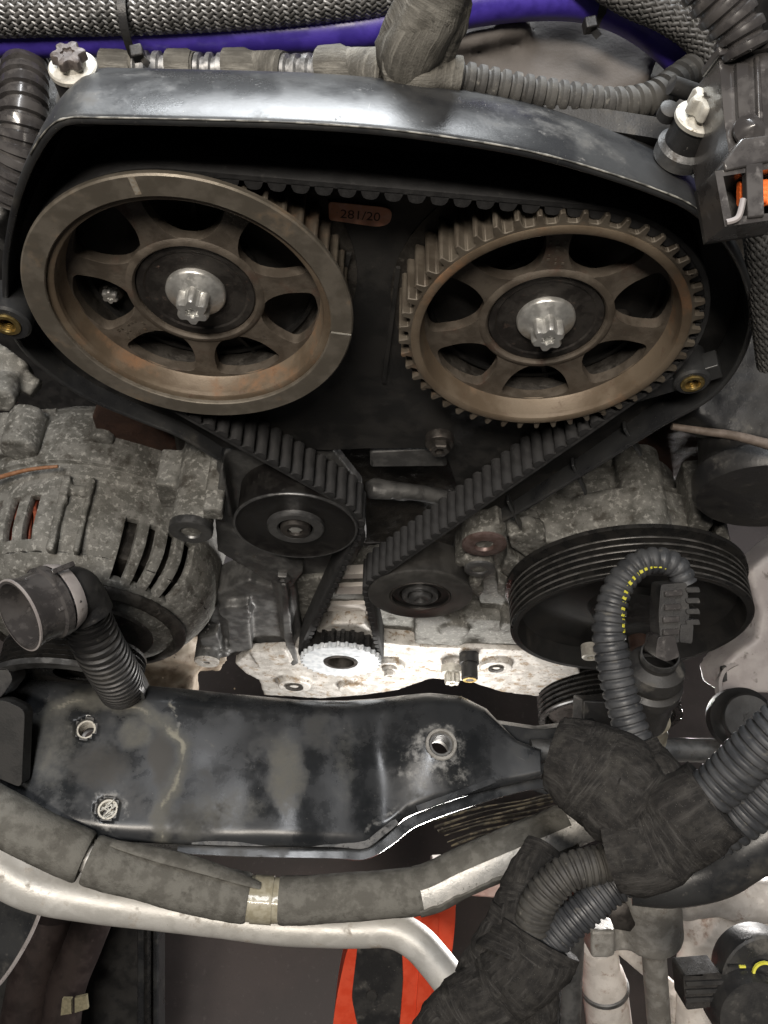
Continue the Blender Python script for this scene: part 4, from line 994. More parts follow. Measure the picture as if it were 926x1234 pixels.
# litter on the sheet
def onbeam(px, py, h=0): p = P(px, py, z=ZB); p.z = ZB + beam_z(px, py, 0, .5) + h; return p
c = onbeam(100, 955, .03)
t = tag(MB().prism([(c.x - .45, c.y - .22), (c.x - .1, c.y - .18), (c.x + .42, c.y + .2), (c.x + .36, c.y + .3), (c.x - .1, c.y + .06)], [], 0, .07, frame=lambda a, b, h: Vector((a, b, c.z + h))).build('wood_chip', M['wood']), 'tiny orange brown wood chip lying on the black chassis member', 'wood chip')
mb = MB(); mb.tube(catmull([onbeam(168, 972, .04), onbeam(172, 965, .12), onbeam(180, 963, .05), onbeam(188, 959, .08)], 6), .05, 6)
tag(mb.build('white_fibre', M['white']), 'short curled white fibre lying right of the lower threaded hole', 'fibre')
rnd = random.Random(3); mb = MB()
for k in range(160):
    px, py = rnd.choice([(rnd.gauss(60, 25), rnd.gauss(915, 25)), (rnd.gauss(160, 30), rnd.gauss(985, 10)), (rnd.gauss(260, 50), rnd.gauss(890, 25)), (rnd.uniform(40, 600), rnd.uniform(860, 1000))])
    px = max(30, px); s_ = rnd.uniform(.03, .10)
    if px > 480: s_ *= .6
    mb.box(onbeam(px, min(py, 1000), s_ * .4), (s_, s_ * rnd.uniform(.6, 1.3), s_), Euler((rnd.random(), rnd.random(), rnd.random())))
tag(mb.build('dirt_crumbs', M['soil']), 'scattered crumbs of dried dirt on the black chassis member', 'dirt', kind='stuff')

# ================================================================== hoses, looms and brackets over the top of the engine
def D(*a): return [P(x, y, d=d) for x, y, d in a]
def FR(d0):
    c = RM @ Vector((0, 0, -1))
    return lambda a, b, h: P(a, b, d=d0) + c * h
def hose(name, label, cat, pts, r, m, n=28, group=None, flat=1.0):
    path = resample(catmull(pts, 20), .25); o = None
    mb = MB(); mb.tube(path, r, n, flat=flat); return tag(mb.build(name, m), label, cat, group)
def braid(name, label, pts, r, ns, light, dark, core, turns=.55, w_=.062):
    path = resample(catmull(pts, 24), .11)
    t = thing(name, path[len(path) // 2], label, 'cable sleeve')
    mb = MB(); mb.tube(path, r * .93, 20); parts = [mb.build('sleeve_core', core, t)]
    T = []; u = None
    fr = []
    for i, p in enumerate(path):
        a = path[max(i - 1, 0)]; b = path[min(i + 1, len(path) - 1)]; tg = (b - a).normalized()
        u = tg.orthogonal().normalized() if u is None else (u - tg * u.dot(tg)).normalized()
        fr.append((p, u.copy(), tg.cross(u)))
    for sgn, m in ((1, light), (-1, dark)):
        mb = MB()
        for k in range(ns):
            vv = []
            for i, (p, u_, x_) in enumerate(fr):
                L_ = i * .11; a = 2 * PI * k / ns + sgn * L_ * turns / r
                rr = r * (1 + .055 * math.cos(ns * (a - sgn * 0) * 1.0 + (PI if sgn < 0 else 0)) )
                wd = (w_ if sgn > 0 else w_ * 1.5) / r
                for da, dr in ((-wd, -.03), (-wd * .6, .035), (wd * .6, .035), (wd, -.03)):
                    vv.append(p + (u_ * math.cos(a + da) + x_ * math.sin(a + da)) * (rr + dr * 1.0))
            m4 = len(fr)
            mb.add(vv, [(i * 4 + q, i * 4 + q + 1, (i + 1) * 4 + q + 1, (i + 1) * 4 + q) for i in range(m4 - 1) for q in range(3)])
        parts.append(tag(mb.build('braid_strands', m, t, 80), kind='stuff'))
    attach(t, *parts); return t

# smooth dusty cover behind the looms
t = thing('intake_cover', P(660, 60, d=36), 'smooth dusty grey brown cover behind the purple hose at the top', 'engine cover')
M['dustcover'] = mat('dusty_brown_cover', (.085, .076, .070), (.12, .108, .10), .35, .6, .7, bump=.2, bscale=10, specks=((1.0, .58, .78, (.05, .046, .043)), (14, .68, .74, (.2, .19, .18))))
mb = MB(); mb.prism([(470, -60), (860, -60), (800, 60), (778, 110), (700, 150), (480, 130)], [], 0, 5, frame=FR(31.5)); 
mb.tube(catmull(D((540, 55, 31), (590, 42, 30.8), (640, 30, 31))), .35, 12)
a = cast(mb.build('cover_shell', M['dustcover'], t), .25, .25, it=8, tex=TEX2); attach(t, a)

mb = MB(); mb.box((0, 10, 2.6), (34, 11, 3)); mb.box((-11, 7, 1.5), (6, 6, 5)); mb.box((12, 8, 0), (8, 8, 6))
t = thing('cylinder_head', (0, 9, 4), 'dark oily cylinder head behind the timing cover', 'engine part'); a = cast(mb.build('head_casting', M['cast_dark'], t), .4, .2); attach(t, a)

# braided sleeve and purple hoses
braid('braided_sleeve', 'grey and black braided sleeve along the top left edge', D((-60, 16, 29), (60, 14, 29), (180, 11, 29), (300, 5, 29), (400, -4, 29), (480, -14, 29.2), (560, -40, 29.5)), .72, 24, M['braid'], M['braid_dark'], M['plastic'])
hose('purple_hose', 'glossy purple silicone hose running under the braided sleeve and cable ties', 'hose',
     D((-60, 49, 30), (40, 47, 30), (165, 45, 30), (300, 42, 30), (400, 37, 30), (480, 27, 30), (560, 8, 30), (640, -2, 30), (710, 0, 30), (770, 22, 30), (825, 66, 30.3), (856, 115, 30.6), (866, 190, 31), (868, 260, 32)), lambda q: .58 + .22 * q, M['purple'], 32)
braid('braided_sleeve', 'dark braided sleeve curving over the purple hose at top right', D((700, -40, 28.5), (760, -4, 28.5), (805, 16, 28.5), (842, 42, 28.6), (868, 80, 28.8), (880, 140, 29.2)), .56, 18, M['braid_dark'], M['braid_dark'], M['plastic'])
braid('braided_sleeve', 'black braided hose dropping down the right edge beside the connector', D((905, 240, 29), (914, 290, 30), (918, 350, 31.5), (928, 440, 34)), .45, 14, M['braid_dark'], M['braid_dark'], M['plastic'])

def cable_tie(px, py, d0, ry_, rx_, label, head):
    t = thing('cable_tie', P(px, py, d=d0), label, 'cable tie', 'black cable ties round the hoses')
    c = P(px, py, d=d0); right = RM @ Vector((1, 0, 0)); upv = RM @ Vector((0, 1, 0)); fw = RM @ Vector((0, 0, -1))
    vv = []; n2 = 40
    for k in range(n2):
        a = 2 * PI * k / n2
        p = c + upv * math.cos(a) * ry_ + fw * math.sin(a) * rx_
        nn = (upv * math.cos(a) + fw * math.sin(a))
        for dx, dr in ((-.14, 0), (.14, 0), (.14, .06), (-.14, .06)): vv.append(p + right * dx + nn * dr)
    ff = [(k * 4 + q, k * 4 + (q + 1) % 4, ((k + 1) % n2) * 4 + (q + 1) % 4, ((k + 1) % n2) * 4 + q) for k in range(n2) for q in range(4)]
    mb = MB(); mb.add(vv, ff); a = mb.build('strap', M['plastic'], t)
    mb = MB(); hc = P(head[0], head[1], d=head[2]); mb.box(hc, (.42, .40, .5), ROT.to_matrix() @ Matrix.Rotation(.2, 3, 'Z')); b = mb.build('tie_head', M['plastic'], t, bevel=.05)
    mb = MB(); mb.bar(hc, hc + right * .35 - upv * .35 + fw * .1, .24, .06); c_ = mb.build('tail', M['plastic'], t)
    attach(t, a, b, c_); return t
cable_tie(162, 30, 29.5, 1.12, 1.45, 'black cable tie binding braided sleeve to purple hose at upper left', (166, 64, 28.6))
cable_tie(722, -2, 30.0, .86, .86, 'black cable tie with blocky head on purple hose at upper right', (711, 30, 29))

# taped loom with corrugated gaps behind the cover lip
loom = thing('wiring_loom', P(300, 75, d=28), 'dusty taped wiring loom with short conduit gaps behind the timing cover', 'wiring loom')
LP = D((112, 80, 30.2), (180, 82, 30), (240, 84, 29.8), (300, 85, 29.6), (360, 86, 29.2), (420, 84, 28.6), (470, 88, 28))
full = resample(catmull(LP, 20), .05); Lf = len(full)
def sect(x0, x1):
    out = []
    for p in full:
        q = RM.transposed() @ (p - CAM); px = 463 + FPX * q.x / -q.z
        if x0 <= px <= x1: out.append(p)
    return out
parts = []
for x0, x1, r in ((125, 166, .55), (205, 240, .60), (272, 345, .66), (388, 470, .72)):
    s_ = sect(x0, x1); parts.append(taped('tape_wrap', s_[::6] + [s_[-1]], lambda t_, r=r: r, M['tape_dusty'], loom, pitch=1.3, lump=.10))
for x0, x1 in ((160, 210), (236, 276), (341, 392)):
    s_ = sect(x0, x1); mb = MB(); k = len(s_) - 1
    mb.tube(s_, lambda t_: .50 + .07 * (1 if math.sin(t_ * k * .05 / .42 * 2 * PI) > 0 else -1), 28); parts.append(mb.build('conduit_gap', M['braid'], loom, 30))
attach(loom, *parts)
t = thing('wiring_loom', P(500, 60, d=26), 'thick grey taped loom branch rising over the purple hose at top centre', 'wiring loom')
a = taped('tape_wrap', D((520, 112, 28.6), (504, 92, 27.8), (494, 66, 27.0), (504, 34, 26.2), (520, 4, 25.6), (540, -50, 25)), lambda q: .80 + .22 * min(1, q * 2.5), M['tape_dusty'], t, pitch=1.9, lump=.22, tilt=.8, depth=.05)
b = taped('tape_wrap', D((470, 90, 27.4), (500, 88, 27.2), (530, 90, 27.3), (556, 94, 27.4)), lambda q: .72 - .06 * q, M['tape_dusty'], t, pitch=1.2, lump=.2)
c = taped('tape_wrap', D((530, 66, 26.8), (544, 34, 26.2), (552, -4, 25.8), (560, -50, 25.4)), .45, M['tape_dusty'], t, pitch=.8, lump=.25)
attach(t, a, b, c)
t = thing('corrugated_conduit', P(690, 110, d=28), 'dusty grey corrugated conduit lying behind the cover arm at top right', 'conduit')
a = corrugated('conduit_tube', D((548, 94, 27.6), (590, 102, 27.8), (640, 112, 28), (690, 120, 28.2), (740, 126, 28.4), (785, 118, 28.6), (815, 98, 28.8), (835, 84, 29)), .56, M['conduit_dusty'], t, pitch=.40, depth=.22); attach(t, a)

# black retaining arm
t = thing('retaining_arm', P(700, 140, d=27), 'flat black plastic arm reaching from the cover to the right bolt', 'bracket')
mb = MB(); mb.prism(round_poly([(584, 116), (590, 106), (640, 116), (702, 131), (724, 130), (800, 142), (826, 150), (820, 176), (790, 166), (700, 152), (610, 128)], 8, 3), [], 0, .8, frame=FR(27.9)); a = mb.build('arm_plate', M['plastic'], t, bevel=.08)
mb = MB(); mb.lathe([(.32, 0), (.32, .35), (.2, .42), (.001, .42)], P(803, 140, d=26.6), (0, -.3, 1), 20); b = mb.build('peg', M['plastic'], t); 
mb = MB(); mb.lathe([(.001, 0), (.3, 0), (.3, .9), (.001, .9)], P(838, 112, d=27.5), (-.9, 0, .2), 20); c_ = mb.build('peg', M['plastic'], t); attach(t, a, b, c_)

def studbolt(px, py, d0, r, label, headm, washm, lean, hr=.5, hh=.75):
    c = P(px, py, d=d0); t = thing('flange_bolt', c, label, 'bolt'); ax = Vector(lean).normalized()
    mb = MB(); mb.lathe([(r * 1.12, -1.5), (r * 1.15, -1.05), (r * 1.0, -.95), (r * .92, -.9)], c, ax, 48); w0 = mb.build('lower_flange', M['bracket'], t)
    mb = MB(); mb.lathe([(r * .93, -1.1), (r * .93, -.15), (r * .98, -.12), (r * .98, -.05)], c, ax, 48); w1 = mb.build('rubber_collar', M['plastic'], t)
    mb = MB(); mb.lathe([(r * .9, -.1), (r * 1.0, -.08), (r * 1.0, .05), (r * .93, .1), (r * .6, .12), (r * .5, .3), (.01, .3)], c, ax, 48); w2 = mb.build('washer', M[washm], t)
    mb = MB(); torx(mb, c + ax * .28, ax, hr, hh); h = mb.build('bolt_head', M[headm], t, 45); attach(t, w0, w1, w2, h); return t
studbolt(842, 142, 26.0, .74, 'bright white zinc star bolt with washer at the upper right', 'whitezinc', 'whitezinc', (.02, -.12, 1), .50, .48)
M['brownsteel'] = mat('brown_steel', (.085, .07, .065), (.14, .12, .11), 3, .5, .6, metal=.3, bump=.2)
studbolt(88, 82, 26.5, .76, 'brown star bolt on a cream washer at the upper left', 'brownsteel', 'whitezinc', (-.05, -.15, 1), .48, .30)

# left corrugated hose: flat rings with dark gaps
t = thing('corrugated_hose', P(28, 140, d=29), 'stout black ribbed hose standing at the left edge behind the cover', 'hose')
path = resample(catmull(D((34, 50, 31.6), (30, 90, 30.3), (28, 140, 30.0), (22, 190, 30.4), (6, 240, 31.2)), 20), .05)
k = len(path) - 1; mb = MB(); mb.tube(path, lambda q: .84 if (q * k * .05) % .42 < .27 else .70, 32); a = mb.build('ribbed_tube', M['smoke'], t, 30); attach(t, a)
# light bits at the left edge
t = thing('hose_joint', P(6, 260, d=32), 'grey plastic joint at the left edge below the ribbed hose', 'fitting')
mb = MB(); mb.box(P(4, 258, d=33), (1.6, 2, 2.6), Euler((.3, .2, -.5))); mb.lathe([(.001, 0), (.7, 0), (.7, 2), (.001, 2)], P(0, 230, d=32.5), (.6, 0, .5), 32)
a = cast(mb.build('joint_body', M['bracket'], t), .15, .08); attach(t, a)
t = thing('side_lug', P(10, 440, d=38), 'knobbly grey cast lug below the left brass insert', 'bracket')
mb = MB(); mb.box(P(0, 448, d=38), (2, 2, 1.6), Euler((.3, .3, -.5))); mb.box(P(26, 458, d=38), (1.6, .9, .8), Euler((.3, .3, -.4))); mb.lathe([(.001, 0), (.6, 0), (.6, 1.4), (.001, 1.4)], P(10, 460, d=37.5), (.1, -1, .2), 32)
a = cast(mb.build('lug_casting', M['cast'], t), .13, .12); attach(t, a)

# top right connector with orange seals
t = thing('corrugated_conduit', P(885, 30, d=24), 'coarse black ribbed boot above the connector at the top right corner', 'conduit')
a = corrugated('boot_tube', D((838, -40, 23.6), (866, 0, 23.8), (888, 34, 24), (900, 66, 24.2)), lambda q: .80 - .08 * q, M['smoke'], t, pitch=.42, depth=.2); attach(t, a)
t = thing('multi_plug', P(900, 150, d=24), 'smoky black multi-pin connector with orange seals at the right edge', 'connector')
fr = FR(24.2); parts = []
mb = MB(); mb.prism(round_poly([(866, 66), (940, 58), (950, 200), (880, 190), (874, 150)], 5, 3), [], 0, 2.6, frame=fr); parts.append(mb.build('plug_body', M['smoke'], t, bevel=.12))
mb = MB(); mb.prism([(860, 62), (930, 54), (930, 62), (862, 72)], [], -.25, 1, frame=fr); parts.append(mb.build('collar', M['smoke'], t, bevel=.05))
mb = MB(); mb.prism([(884, 80), (898, 78), (902, 172), (888, 174)], [], -.22, .4, frame=fr); parts.append(mb.build('latch', M['smoke'], t, bevel=.05))
mb = MB(); mb.prism([(908, 70), (914, 70), (920, 176), (912, 176)], [], -.16, .4, frame=fr); parts.append(mb.build('latch', M['smoke'], t, bevel=.05))
mb = MB(); mb.lathe([(.001, .32), (.10, .28), (.40, .06), (.46, 0), (.46, -.1)], P(904, 156, d=24.0), (0, -.5, .8), 32); parts.append(mb.build('release_knob', M['smoke'], t))
mb = MB(); mb.prism([(864, 204), (884, 176), (950, 168), (950, 196), (896, 208), (866, 214)], [], -.5, .4, frame=fr); parts.append(mb.build('shroud_top', M['smoke'], t, bevel=.05))
fr2 = FR(23.8)
mb = MB(); mb.prism([(862, 206), (950, 192), (950, 262), (874, 273)], [[(872, 212), (950, 200), (950, 254), (882, 262)]], 0, 1.4, frame=fr2); parts.append(mb.build('seal_frame', M['smoke'], t, bevel=.06))
mb = MB(); mb.prism([(862, 206), (950, 192), (950, 262), (874, 273)], [], 1.4, 1.6, frame=fr2); parts.append(mb.build('frame_back', M['plastic'], t))
for i, (x0, x1) in enumerate(((890, 926), (922, 960))):
    for k in range(4):
        mb = MB(); y_ = 224 + 6.2 * k; mb.tube([P(x0, y_, d=24.4), P(x1, y_ - 3, d=24.4)], .13, 10)
        parts.append(mb.build('seal_rib', M['orange'], t))
mb = MB(); mb.prism([(898, 198), (918, 196), (920, 262), (900, 264)], [], -.1, .25, frame=fr2); parts.append(mb.build('lock_tab', M['smoke'], t, bevel=.05))
mb = MB(); mb.tube(catmull([P(876, 268, d=23.75), P(890, 262, d=23.7), P(896, 240, d=23.75)], 6), .09, 8); parts.append(mb.build('wire_clip', M['greyplastic'], t))
attach(t, *parts)

# ================================================================== right side, mid height
hose('vacuum_pipe', 'thin dull brown pipe crossing to the right edge below the brass insert', 'pipe', D((810, 514, 40), (850, 520, 40), (890, 526, 40), (960, 545, 40)), lambda q: .16 + .12 * q, mat('dull_pipe', (.10, .078, .062), (.15, .12, .10), 2, .6), 16)
t = thing('black_canister', P(900, 600, d=50), 'black round canister in shadow at the right edge with a small stud', 'canister')
mb = MB(); mb.lathe([(.001, 0), (3.4, 0), (3.6, .3), (3.6, 1.2), (3.2, 1.5), (3.2, 7), (.001, 7)], P(922, 600, y=0.5), (.1, 1, .1), 64); a = mb.build('can_body', M['plastic'], t)
mb = MB(); mb.lathe([(.45, 0), (.45, 1.6), (.3, 1.7), (.3, 1.9), (.001, 1.9)], P(880, 580, d=44), (0, 0, 1), 24); b = mb.build('stud', M['bracket'], t); attach(t, a, b)
t = thing('side_cover', P(880, 450, d=42), 'black moulded housing in shadow right of the timing cover', 'housing')
mb = MB(); mb.prism([(870, 400), (960, 380), (960, 540), (900, 530), (850, 510), (836, 500)], [], 0, 4, frame=FR(42)); a = cast(mb.build('housing_shell', M['plastic'], t), .3, .2); attach(t, a)
t = thing('grey_canister', P(900, 780, d=58), 'dusty grey plastic canister with a lip at the right edge beside the pulley', 'canister')
mb = MB(); mb.prism([(902, 690), (960, 640), (960, 836), (872, 836), (866, 812), (884, 790), (912, 770), (918, 740)], [], 0, 4, frame=FR(60))
a = cast(mb.build('can_body', M['greyplastic'], t), .25, .05, it=6, tex=TEX2)
mb = MB(); mb.lathe([(3.1, 0), (3.35, 0), (3.35, .5), (3.1, .5), (3.1, 0)], P(915, 852, d=58.5), (.2, .2, 1), 64); b = mb.build('lip', M['greyplastic'], t)
mb = MB(); mb.prism([(870, 804), (875, 802), (876, 820), (871, 822)], [], -.15, .3, frame=FR(59.6)); c_ = mb.build('catch', M['plastic'], t, bevel=.03); attach(t, a, b, c_)
t = thing('rubber_mount', P(905, 870, d=54), 'round black rubber mount with a star screw at the right edge', 'rubber mount')
c = P(903, 866, d=53); ax = Vector((-.22, -.30, .92)); mb = MB()
mb.lathe([(1.9, -3.4), (2.0, -3), (2.0, -1.5), (1.7, -1.3), (1.5, -.9), (1.55, -.1), (1.45, 0), (.3, .02), (.26, -.12), (.001, -.12)], c, ax, 56); a = mb.build('rubber_body', M['disc'], t, 30)
mb = MB(); mb.lathe([(.34, 0), (.32, .06), (.001, .06)], c, ax, 36, wob=lambda q, h: 1 + .16 * math.cos(6 * q)); b = mb.build('star_screw', M['cover_in'], t, 30); attach(t, a, b)

# cross tube behind the harness
t = thing('cross_tube', P(780, 905, d=57), 'grey metal tube passing behind the taped harness with a cream fitting', 'tube')
mb = MB(); mb.tube(D((640, 905, 57), (760, 903, 57), (880, 905, 57)), .80, 28); a = mb.build('tube_run', M['bracket'], t)
mb = MB(); mb.lathe([(.001, 0), (1.25, 0), (1.25, .7), (1.0, .9), (1.2, 1.3), (1.0, 1.8), (1.1, 2.6), (.001, 2.6)], P(778, 895, d=55.5), (-.1, .3, 1), 32); b = mb.build('fitting', mat('cream_fitting', (.26, .23, .17), (.34, .31, .24), 2, .45), t)
mb = MB(); mb.box(P(745, 868, d=60), (6, 3, 2.4), Euler((.5, 0, 0))); c_ = mb.build('tube_bracket', M['plastic'], t, bevel=.15); attach(t, a, b, c_)
t = thing('beam_end_plate', P(640, 890, d=56), 'grey steel end of the chassis beam reaching under the harness', 'bracket')
mb = MB(); mb.prism([(596, 872), (650, 880), (720, 870), (740, 930), (660, 958), (600, 944), (606, 905)], [], 0, 1.2, frame=FR(57.5)); a = mb.build('end_sheet', M['beam'], t, bevel=.1)
mb = MB(); mb.prism(round_poly([(628, 905), (632, 898), (636, 903), (634, 913), (629, 912)], 2, 2), [], -.03, .05, frame=FR(57.5)); b = mb.build('paint_fleck', M['white'], t); attach(t, a, b)
t = thing('fin_stack', P(600, 985, d=60), 'stack of thin creamy metal fins below the end of the chassis beam', 'radiator fins')
parts = []
rnd = random.Random(5)
for k in range(8):
    mb = MB(); y_ = 964 + k * 5.6 + rnd.uniform(-1.5, 1.5); mb.tube(catmull(D((520 + k * 4, y_ + 24 + rnd.uniform(-3, 3), 61), (580, y_ + 9, 61 + rnd.uniform(-.4, .4)), (640, y_ - 3 + rnd.uniform(-2, 2), 61), (690, y_ - 16, 61)), 6), lambda q: .10 + .05 * math.sin(q * 9 + k), 6, flat=.5)
    parts.append(mb.build('fin', mat('fin_metal', (.035, .030, .024), (.16, .14, .10), 1.5, .5, metal=.4, lo=.45, hi=.6) if k == 0 else bpy.data.materials['fin_metal'], t))
attach(t, *parts)

# ================================================================== looped conduit, plug and speed sensor in front of the pulley
t = thing('looped_conduit', P(740, 800, d=43), 'black corrugated conduit looping over with a yellow stripe beside the big pulley', 'conduit')
LPTS = D((790, 960, 41), (772, 910, 41.5), (752, 850, 42), (740, 800, 42.3), (734, 755, 42.5), (744, 710, 42.8), (766, 683, 43), (792, 675, 43), (815, 683, 43), (826, 704, 43))
a = corrugated('conduit_tube', LPTS, lambda q: .89 - .26 * max(0, (q - .45) / .55), M["conduit"], t, pitch=.46, depth=.13, n=32)
# the stripe follows the front of the conduit
pth = resample(catmull(LPTS, 24), .52); k = len(pth) - 1; parts = [a]
fw = RM @ Vector((0, 0, -1)); upv = RM @ Vector((0, 1, 0)); rt = RM @ Vector((1, 0, 0))
pth = resample(catmull(LPTS, 24), .30); k = len(pth) - 1
for i in range(int(k * .56), int(k * .93)):
    q = i / k; tg = (pth[i + 1] - pth[i]).normalized(); side = tg.cross(-fw).normalized()
    f_ = (q - .56) / .37; ang = .9 - .5 * math.sin(PI * f_) - .2 * f_
    rr = .89 - .26 * max(0, (q - .45) / .55)
    nn = (-fw * math.cos(ang) + side * math.sin(ang))
    p = pth[i] + nn * (rr - .02)
    mb = MB(); mb.bar(p - tg * .085, p + tg * .085, .17 * (.35 + 1.0 * math.sin(PI * min(1, f_ * 1.1 + .12)) ** .6 if f_ < .95 else .5), .05, up=nn); parts.append(mb.build('stripe_dash', M['yellow'], t))
attach(t, *parts)
t = thing('sensor_connector', P(805, 750, d=43), 'black ribbed electrical connector at the end of the looped conduit', 'connector')
parts = []; fr = FR(42.2)
mb = MB(); mb.prism(round_poly([(797, 704), (828, 702), (832, 740), (824, 774), (796, 776), (794, 740)], 4, 3), [], 0, 1.5, frame=fr); parts.append(mb.build('plug_shell', M['plastic'], t, bevel=.15))
for (x0, y0, x1, y1) in ((800, 712, 822, 710), (800, 728, 820, 727), (798, 743, 818, 742), (798, 758, 818, 757)):
    mb = MB(); mb.prism([(x0, y0), (x1, y1), (x1, y1 + 7), (x0, y0 + 7)], [], -.22, .3, frame=fr); parts.append(mb.build('grip_bar', M['smoke'], t, bevel=.05))
for k in range(4):
    mb = MB(); y_ = 708 + 13 * k; mb.prism(round_poly([(826, y_), (842, y_ - 1), (844, y_ + 6), (827, y_ + 6)], 2, 2), [], -.1, 1.0, frame=fr); parts.append(mb.build('side_fin', M['plastic'], t, bevel=.05))
mb = MB(); mb.prism(round_poly([(820, 752), (836, 752), (834, 776), (818, 774)], 3, 2), [], -.1, 1.2, frame=fr); parts.append(mb.build('side_clip', M['plastic'], t, bevel=.08))
mb = MB(); mb.prism(round_poly([(790, 766), (810, 764), (816, 790), (800, 796), (786, 790)], 3, 2), [], -.45, 1.4, frame=fr); parts.append(mb.build('lock_slide', M['smoke'], t, bevel=.1))
mb = MB(); mb.prism(round_poly([(780, 700), (792, 702), (794, 726), (784, 730)], 3, 2), [], .5, 1.4, frame=fr)
attach(t, *parts)
t = thing('speed_sensor', P(780, 830, d=45), 'stubby black cylindrical sensor with flanged collar under the ribbed connector', 'sensor')
c = P(795, 792, d=43.4); b_ = P(772, 868, d=47); ax = (b_ - c); Ls = ax.length; ax.normalize(); mb = MB()
mb.lathe([(.95, 0), (.95, .4), (1.45, .7), (1.5, 1.5), (1.35, 1.6), (1.35, 1.9), (1.62, 2.1), (1.62, 2.7), (1.45, 2.9), (1.4, Ls * .95), (1.0, Ls), (.001, Ls)], c, ax, 48); a = mb.build('sensor_body', M['plastic'], t, 30)
mb = MB(); mb.lathe([(.9, -.25), (.9, .1), (.98, .1), (.98, -.25), (.9, -.25)], c, ax, 32); b2 = mb.build('sealing_ring', M['roller_rim'], t); attach(t, a, b2)

# ================================================================== taped harness
t = thing('taped_harness', P(760, 960, d=42), 'thick harness wrapped in black cloth tape in front of the chassis beam', 'wiring harness')
parts = [taped('tape_wrap', D((668, 906, 41.5), (700, 918, 41), (740, 950, 40.5), (780, 985, 40), (820, 1010, 39.5)), lambda q: 1.75 + .75 * math.sin(PI * min(1, q * 1.15)) , M['tape'], t, pitch=1.5, lump=.16, tilt=.8, n=72),
         taped('tape_wrap', D((762, 900, 41.5), (776, 930, 41), (800, 965, 40), (835, 985, 39)), lambda q: 1.2 + .9 * q, M['tape'], t, pitch=1.6, lump=.14, tilt=.4, n=64),
         taped('tape_wrap', D((735, 1016, 40), (790, 1006, 39.4), (832, 982, 38.9), (862, 962, 38.6)), lambda q: 2.15 - .25 * q + .2 * math.sin(PI * q), M['tape'], t, pitch=2.2, lump=.14, tilt=-.5, n=72, depth=.05)]
# frayed open end of the tape
mb = MB(); path = catmull(D((652, 940, 41), (662, 905, 40.4), (672, 884, 40.4), (690, 880, 40.6)), 10)
vv = []
for i, p in enumerate(path):
    o_ = rt * .55 + fw * .25; vv += [p, p + o_ + upv * .12 * math.sin(i), p + o_ + fw * .08, p + fw * .08]
n2 = len(path); mb.add(vv, [(i * 4 + q, i * 4 + (q + 1) % 4, (i + 1) * 4 + (q + 1) % 4, (i + 1) * 4 + q) for i in range(n2 - 1) for q in range(4)]); parts.append(mb.build('tape_end', M['tape'], t))
attach(t, *parts)
for nm, lab, pts, r in (('harness_conduit', 'upper of two thick black conduits leaving the taped harness to the right', D((830, 975, 38.6), (870, 944, 38), (915, 900, 37.2), (970, 850, 36.4)), 1.12),
                        ('harness_conduit', 'lower thick black conduit leaving the taped harness to the right edge', D((850, 1008, 39.4), (895, 980, 38.8), (940, 938, 38.1), (995, 885, 37.2)), 1.2),
                        ('harness_conduit', 'outer black conduit bowing down to the lower taped bundle', D((780, 1025, 40.3), (730, 1040, 40.3), (685, 1052, 40.2), (652, 1084, 40.2), (642, 1120, 40.4), (646, 1150, 40.8)), .90),
                        ('harness_conduit', 'inner black conduit running straight down to the lower taped bundle', D((800, 1030, 40.6), (750, 1060, 40.4), (705, 1096, 40.2), (665, 1134, 40.2), (650, 1160, 40.4)), .88)):
    t = thing(nm, pts[1], lab, 'conduit', None); a = corrugated('conduit_tube', pts, r, M['conduit'] if 'thick' in lab else M['conduit_dusty'] if 'outer' in lab else M['conduit'], t, pitch=.34 if r < 1 else .44, depth=.13); attach(t, a)
t = thing('wire_bundle', P(690, 1080, d=40.6), 'dark red wires glimpsed between the two lower conduits', 'wires')
parts = []
for k in range(4):
    mb = MB(); mb.tube(catmull(D((745, 1048 + k * 4, 41), (700, 1072 + k * 5, 41), (662, 1106 + k * 5, 41)), 8), .14, 8); parts.append(mb.build('wire', mat('red_wire', (.07, .02, .016), (.09, .03, .02), 3, .5) if k == 0 else bpy.data.materials['red_wire'] if k % 2 else M['plastic'], t))
attach(t, *parts)
t = thing('taped_bundle', P(610, 1150, d=41), 'lumpy black cloth-taped bundle hanging down at the bottom centre', 'wiring harness')
parts = [taped('tape_wrap', D((655, 1020, 43.5), (642, 1050, 42.8), (636, 1085, 42.2), (634, 1120, 41.6), (622, 1160, 41)), lambda q: .9 + 1.15 * q, M['tape'], t, pitch=1.1, lump=.2, tilt=.5, n=64, depth=.06),
         taped('tape_wrap', D((650, 1128, 40.9), (640, 1150, 40.7), (626, 1172, 40.6), (600, 1195, 40.8), (560, 1215, 41), (520, 1260, 41)), lambda q: 1.95 - .65 * q, M['tape'], t, pitch=1.3, lump=.18, tilt=-.7, n=64, depth=.06),
         taped('tape_wrap', D((618, 1100, 41.9), (598, 1140, 41.6), (580, 1180, 41.8), (560, 1215, 42)), 1.15, M['tape'], t, pitch=1.0, lump=.25, n=48, depth=.06),
         taped('tape_wrap', D((640, 1180, 41.6), (646, 1215, 41.8), (650, 1270, 42)), 1.15, M['tape'], t, pitch=1.0, lump=.2, n=48, depth=.05)]
mb = MB(); mb.prism([(588, 1092), (634, 1090), (636, 1112), (628, 1150), (600, 1176), (588, 1170)], [], 0, .25, frame=FR(39.9))
attach(t, *parts)
# black rubber boot at the right behind the harness
hose('rubber_boot', 'thick glossy black rubber boot under the harness at the right edge', 'rubber boot', D((760, 1062, 47), (810, 1062, 46.5), (860, 1048, 46), (900, 1020, 45.5), (990, 960, 45)), lambda q: 1.25 + .75 * q, M['cover'], 40)

